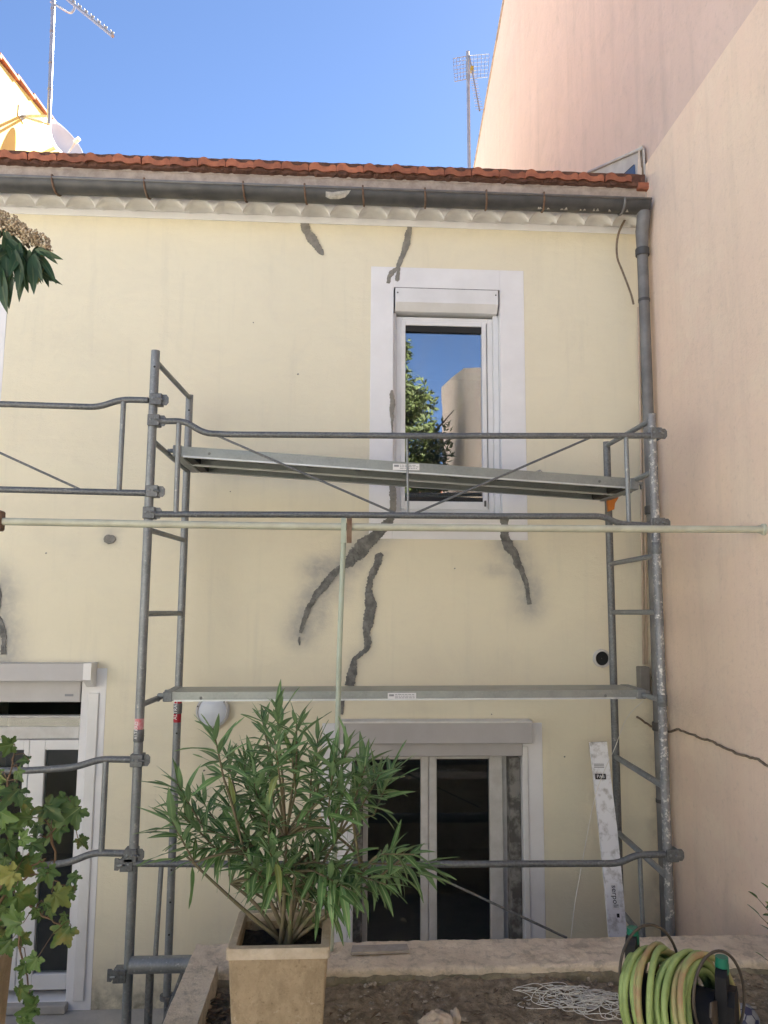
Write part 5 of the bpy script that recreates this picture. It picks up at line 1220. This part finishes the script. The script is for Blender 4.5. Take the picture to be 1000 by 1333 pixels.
c = HC+ax*(Lr+.05)
q = MB(); q.tube([c-up*.04-ax*.02, c-up*.045+ax*.05+sd*.005], .024, 14); q.build('inlet_fitting', M['teal'], reel, smooth=40)
q = MB(); q.tube([c-up*.045+ax*.052, c-up*.05+ax*.08], .017, 12); q.build('inlet_collar', M['rubber'], reel, smooth=40)
e0 = c-up*.05+ax*.08; q = MB(); q.tube([e0, e0+ax*.06-up*.02, e0+ax*.11-up*.09, e0+ax*.13-up*.2, Vector((e0.x+ax.x*.16, e0.y+ax.y*.16, SOIL+.012)), Vector((e0.x+.4, e0.y-.25, SOIL+.012))], .011, 10); q.build('supply_hose', M['hose'], reel, smooth=True)
q = plate(reel, 'crank_plate', HC+ax*(Lr+.048)+sd*.01, [(-.05, -.11), (-.05, .055), (-.02, .09), (.04, .085), (.065, .05), (.065, -.11)], .012, M['rubber'])

# ball behind the reel: pale panels with dark seams
m = MB(); c = atZ(969, 1326, SOIL+.06); rb = .058; c.z = SOIL+rb; t_ = (1+5**.5)/2
V = [Vector(q).normalized() for q in ((-1,t_,0),(1,t_,0),(-1,-t_,0),(1,-t_,0),(0,-1,t_),(0,1,t_),(0,-1,-t_),(0,1,-t_),(t_,0,-1),(t_,0,1),(-t_,0,-1),(-t_,0,1))]
Fc = [(0,11,5),(0,5,1),(0,1,7),(0,7,10),(0,10,11),(1,5,9),(5,11,4),(11,10,2),(10,7,6),(7,1,8),(3,9,4),(3,4,2),(3,2,6),(3,6,8),(3,8,9),(4,9,5),(2,4,11),(6,2,10),(8,6,7),(9,8,1)]
ballt = thing('ball', 'small ball with pale panels and navy seams behind the hose reel', 'ball', (c.x, c.y, SOIL))
m.ball(c, rb*.985, 2); m.build('core', M['navy'], ballt, smooth=True)
for f in Fc:
    H = []
    for a, b_ in ((0, 1), (1, 2), (2, 0)): H += [V[f[a]].lerp(V[f[b_]], 1/3), V[f[a]].lerp(V[f[b_]], 2/3)]
    ce = sum(H, Vector())/6; q = MB(); vs = [c+(ce+(h-ce)*.86).normalized()*rb for h in H]+[c+(ce+(h-ce)*.5).normalized()*rb*1.012 for h in H]+[c+(ce+(h-ce)*.9).normalized()*rb*.97 for h in H]
    q.add(vs, [tuple(range(6, 12))]+[(i, (i+1) % 6, 6+(i+1) % 6, 6+i) for i in range(6)]+[(12+i, 12+(i+1) % 6, (i+1) % 6, i) for i in range(6)]); q.build('panel', M['ballwhite'], ballt, smooth=60)

# ------------------------------------------------------------------ tangle of string
rnd = random.Random(17); m = MB(); P = []
cA, cB = atZ(712, 1296, SOIL), atZ(800, 1318, SOIL)
pos = Vector((cA.x, cA.y, SOIL+.03)); vel = Vector((.02, 0, 0)); ang = 0.0; curv = 0
for k in range(2600):
    t_ = k/2600; tgt = cA.lerp(cB, .5+.5*math.sin(t_*23)); curv += rnd.gauss(0, .09); curv *= .94; ang += curv
    d_ = Vector((math.cos(ang), math.sin(ang)*.62, 0)); pull = Vector((tgt.x-pos.x, tgt.y-pos.y, 0)); rad = math.hypot(pull.x/.15, pull.y/.085)
    if rad > 1: ang += .25*math.atan2(d_.x*pull.y-d_.y*pull.x, d_.dot(pull))
    hgt = SOIL+.008+.055*max(0, 1-rad*.7)*(.5+.5*math.sin(k*.11+2*math.sin(k*.013)))
    pos = pos+d_*.0095; pos.z += (hgt-pos.z)*.25; P.append(pos.copy())
m.tube(P, .0017, 4); tag(m.build('string_tangle', M['string'], smooth=True), 'tangled heap of thin white string on the soil', 'string')

# stones, pebbles and litter on the soil
c = atZ(567, 1335, SOIL+.02); m = MB(); m.ball((c.x, c.y, SOIL+.025), .062, 3, (1.05, .8, .75), jit=.55); tag(m.build('stone', M['stone'], smooth=True), 'larger pale stone at the bottom edge below the window', 'stone', 'stones in the planter')
c = atZ(592, 1326, SOIL+.02); m = MB(); m.ball((c.x, c.y, SOIL+.022), .032, 2, (.7, .8, 1.1), jit=.5); tag(m.build('stone', M['stone'], smooth=True), 'small upright stone chip beside the larger pale stone', 'stone', 'stones in the planter')
rnd = random.Random(33); m = MB()
for k in range(900):
    x = rnd.uniform(-.5, XW-.05); y = -1.86-abs(rnd.gauss(0, .25)); r_ = rnd.choice((.002, .0025, .003, .003, .004, .004, .005, .007, .010))
    if noise.noise(Vector((x*4, y*4, 2))) < -.05: continue
    if y < -3.3: continue
    m.ball((x, y, SOIL+.004+.035*max(0, 1-abs(y+1.83)/.16)*.7), r_, 1, (rnd.uniform(.8, 1.6), 1, .7), jit=.9)
kind(m.build('pebbles', M['pebble']), 'stuff')
m = MB()
for k in range(420):
    if k < 260: x = rnd.uniform(-.54, -.385); y = rnd.uniform(-2.75, -1.9)
    else: x = rnd.uniform(-.5, XW-.1); y = rnd.uniform(-2.6, -1.87)
    L_ = rnd.uniform(.015, .05) if k < 260 else rnd.uniform(.008, .03); W_ = L_*rnd.uniform(.15, .4); a = rnd.random()*6.28; z = SOIL+rnd.uniform(.014, .045 if k < 260 else .02); dx, dy = math.cos(a), math.sin(a); tz = rnd.uniform(-.3, .3)*L_
    m.add([(x-dx*L_, y-dy*L_, z-tz), (x-dy*W_, y+dx*W_, z+.006), (x+dx*L_, y+dy*L_, z+tz), (x+dy*W_, y-dx*W_, z+.004)], [(0, 1, 2), (0, 2, 3)])
kind(m.build('leaf_litter', M['litter'], recalc=False), 'stuff')

# sprig of a shrub reaching in from the right
rnd = random.Random(2); sh = thing('shrub_sprig', 'leafy sprig poking in at the right edge against the side wall', 'shrub', (2.05, -2.35, SOIL))
SV = [blade_mesh('leaf', .075, .034, M['grape'], c_, .3, 5, .7) for c_ in (.1, .3)]
sb = Vector((2.06, -2.35, SOIL-.01)); m = MB(); items = []
for k, (x, y) in enumerate(((987, 1170), (989, 1192), (1004, 1160), (1008, 1215), (996, 1248), (1012, 1185))):
    e = at(x, y, -2.2+.03*k); mid = sb.lerp(e, .5)+Vector((.04, 0, .05)); m.tube([sb, mid, e], [.006, .004, .0015], 6)
    for q in range(7):
        p = mid.lerp(e, q/6); a = q*2.4; items.append((leaf_matrix(p, Vector((math.cos(a)*.7-.2, math.sin(a)*.4-.2, .25+.2*rnd.random())), rnd.uniform(-.5, .5), rnd.uniform(.6, .95)), q % 2, 1))
m.build('stems', M['vine_stem'], sh, smooth=True); foliage(sh, items, SV, M['grape'])

# ------------------------------------------------------------------ tree behind the viewer, seen mirrored in the upper pane
rnd = random.Random(6); tr = thing('garden_tree', 'sunlit leafy tree mirrored in the upper window pane', 'tree', (1.3, -9.2, .975))
m = MB(); b_ = Vector((1.3, -9.2, .97)); m.tube([b_, b_+Vector((.05, 0, 1.5)), b_+Vector((0, .1, 3.2)), b_+Vector((-.2, 0, 5.0)), b_+Vector((-.35, 0, 7.0))], [.16, .13, .10, .07, .02], 10)
limbs = []
for k in range(14):
    a = rnd.random()*6.28; z0 = rnd.uniform(2.0, 5.0); s0 = b_+Vector((0, 0, z0)); e = s0+Vector((math.cos(a)*1.0, math.sin(a)*1.0, rnd.uniform(.5, 1.3))); m.tube([s0, s0.lerp(e, .5)+Vector((0, 0, .1)), e], [.04, .025, .01], 6); limbs.append(e)
m.build('trunk', M['bark'], tr, smooth=True)
cr = MB(); rib = []
def clump(c, r_, n_):
    for k in range(n_):
        d_ = Vector((rnd.gauss(0, 1), rnd.gauss(0, 1), rnd.gauss(0, 1))).normalized(); p = Vector(c)+d_*r_*rnd.random()**.45; L_ = rnd.uniform(.045, .085); W_ = L_*.42
        u = Vector((rnd.gauss(0, 1), rnd.gauss(0, 1), rnd.gauss(0, .7)-.3)).normalized(); v_ = u.cross(d_+Vector((.01, 0, .3))).normalized()
        cr.add([p-u*L_, p+v_*W_, p+u*L_, p-v_*W_], [(0, 1, 2, 3)]); rib.extend([0, 0, 0, 0])
for k in range(70):
    a = rnd.random()*6.28; rr = .85*math.sqrt(rnd.random()); z = rnd.uniform(2.2, 6.0); rr *= 1.0 if z < 5.2 else max(.4, 1-(z-5.2)*.8)
    clump((1.3+rr*math.cos(a), -9.2+rr*math.sin(a), .97+z), rnd.uniform(.28, .45), 230)
for k in range(22): clump((.95+rnd.uniform(-.35, .25), -9.2+rnd.uniform(-.4, .4), .97+rnd.uniform(5.2, 7.9)), rnd.uniform(.2, .32), 170)
cr.build('crown', M['tree'], tr, attrs={'rib': rib}, recalc=False)
print('objects', len(bpy.data.objects), 'bytes ok')

# added pale house behind the viewer, bounces sunlight onto the facade
oh = thing('light_bounce_house', 'added pale house behind the viewer that bounces sunlight, at most mirrored low in the upper pane', 'house', (-2, -19, 0))
m = MB(); m.box(-13, 9, -26, -18.2, 0, 6.3); m.build('wall', M['bounce_wall'], oh)
m = MB(); m.add([(-13.3, -17.8, 6.3), (9.3, -17.8, 6.3), (9.3, -22, 7.4), (-13.3, -22, 7.4), (9.3, -26.3, 6.3), (-13.3, -26.3, 6.3), (-13.3, -17.8, 6.16), (9.3, -17.8, 6.16), (9.3, -26.3, 6.16), (-13.3, -26.3, 6.16)], [(0,1,2,3), (3,2,4,5), (6,0,1,7), (5,9,8,4), (0,3,5,9,6), (1,7,8,4,2), (6,7,8,9)]); m.build('roof', M['tile'], oh)
for X in (-11, -7.5, -4, -.5, 3, 6.5):
    for z0 in (1.0, 3.9):
        q = MB(); q.box(X-.5, X+.5, -18.21, -18.12, z0, z0+1.6); wdw = q.build('window', M['dark'], oh)
        for sx in (-1, 1):
            q = MB(); q.box(X+sx*.78-.25, X+sx*.78+.25, -18.19, -18.14, z0-.02, z0+1.62); q.build('shutter', M['teal'], wdw)
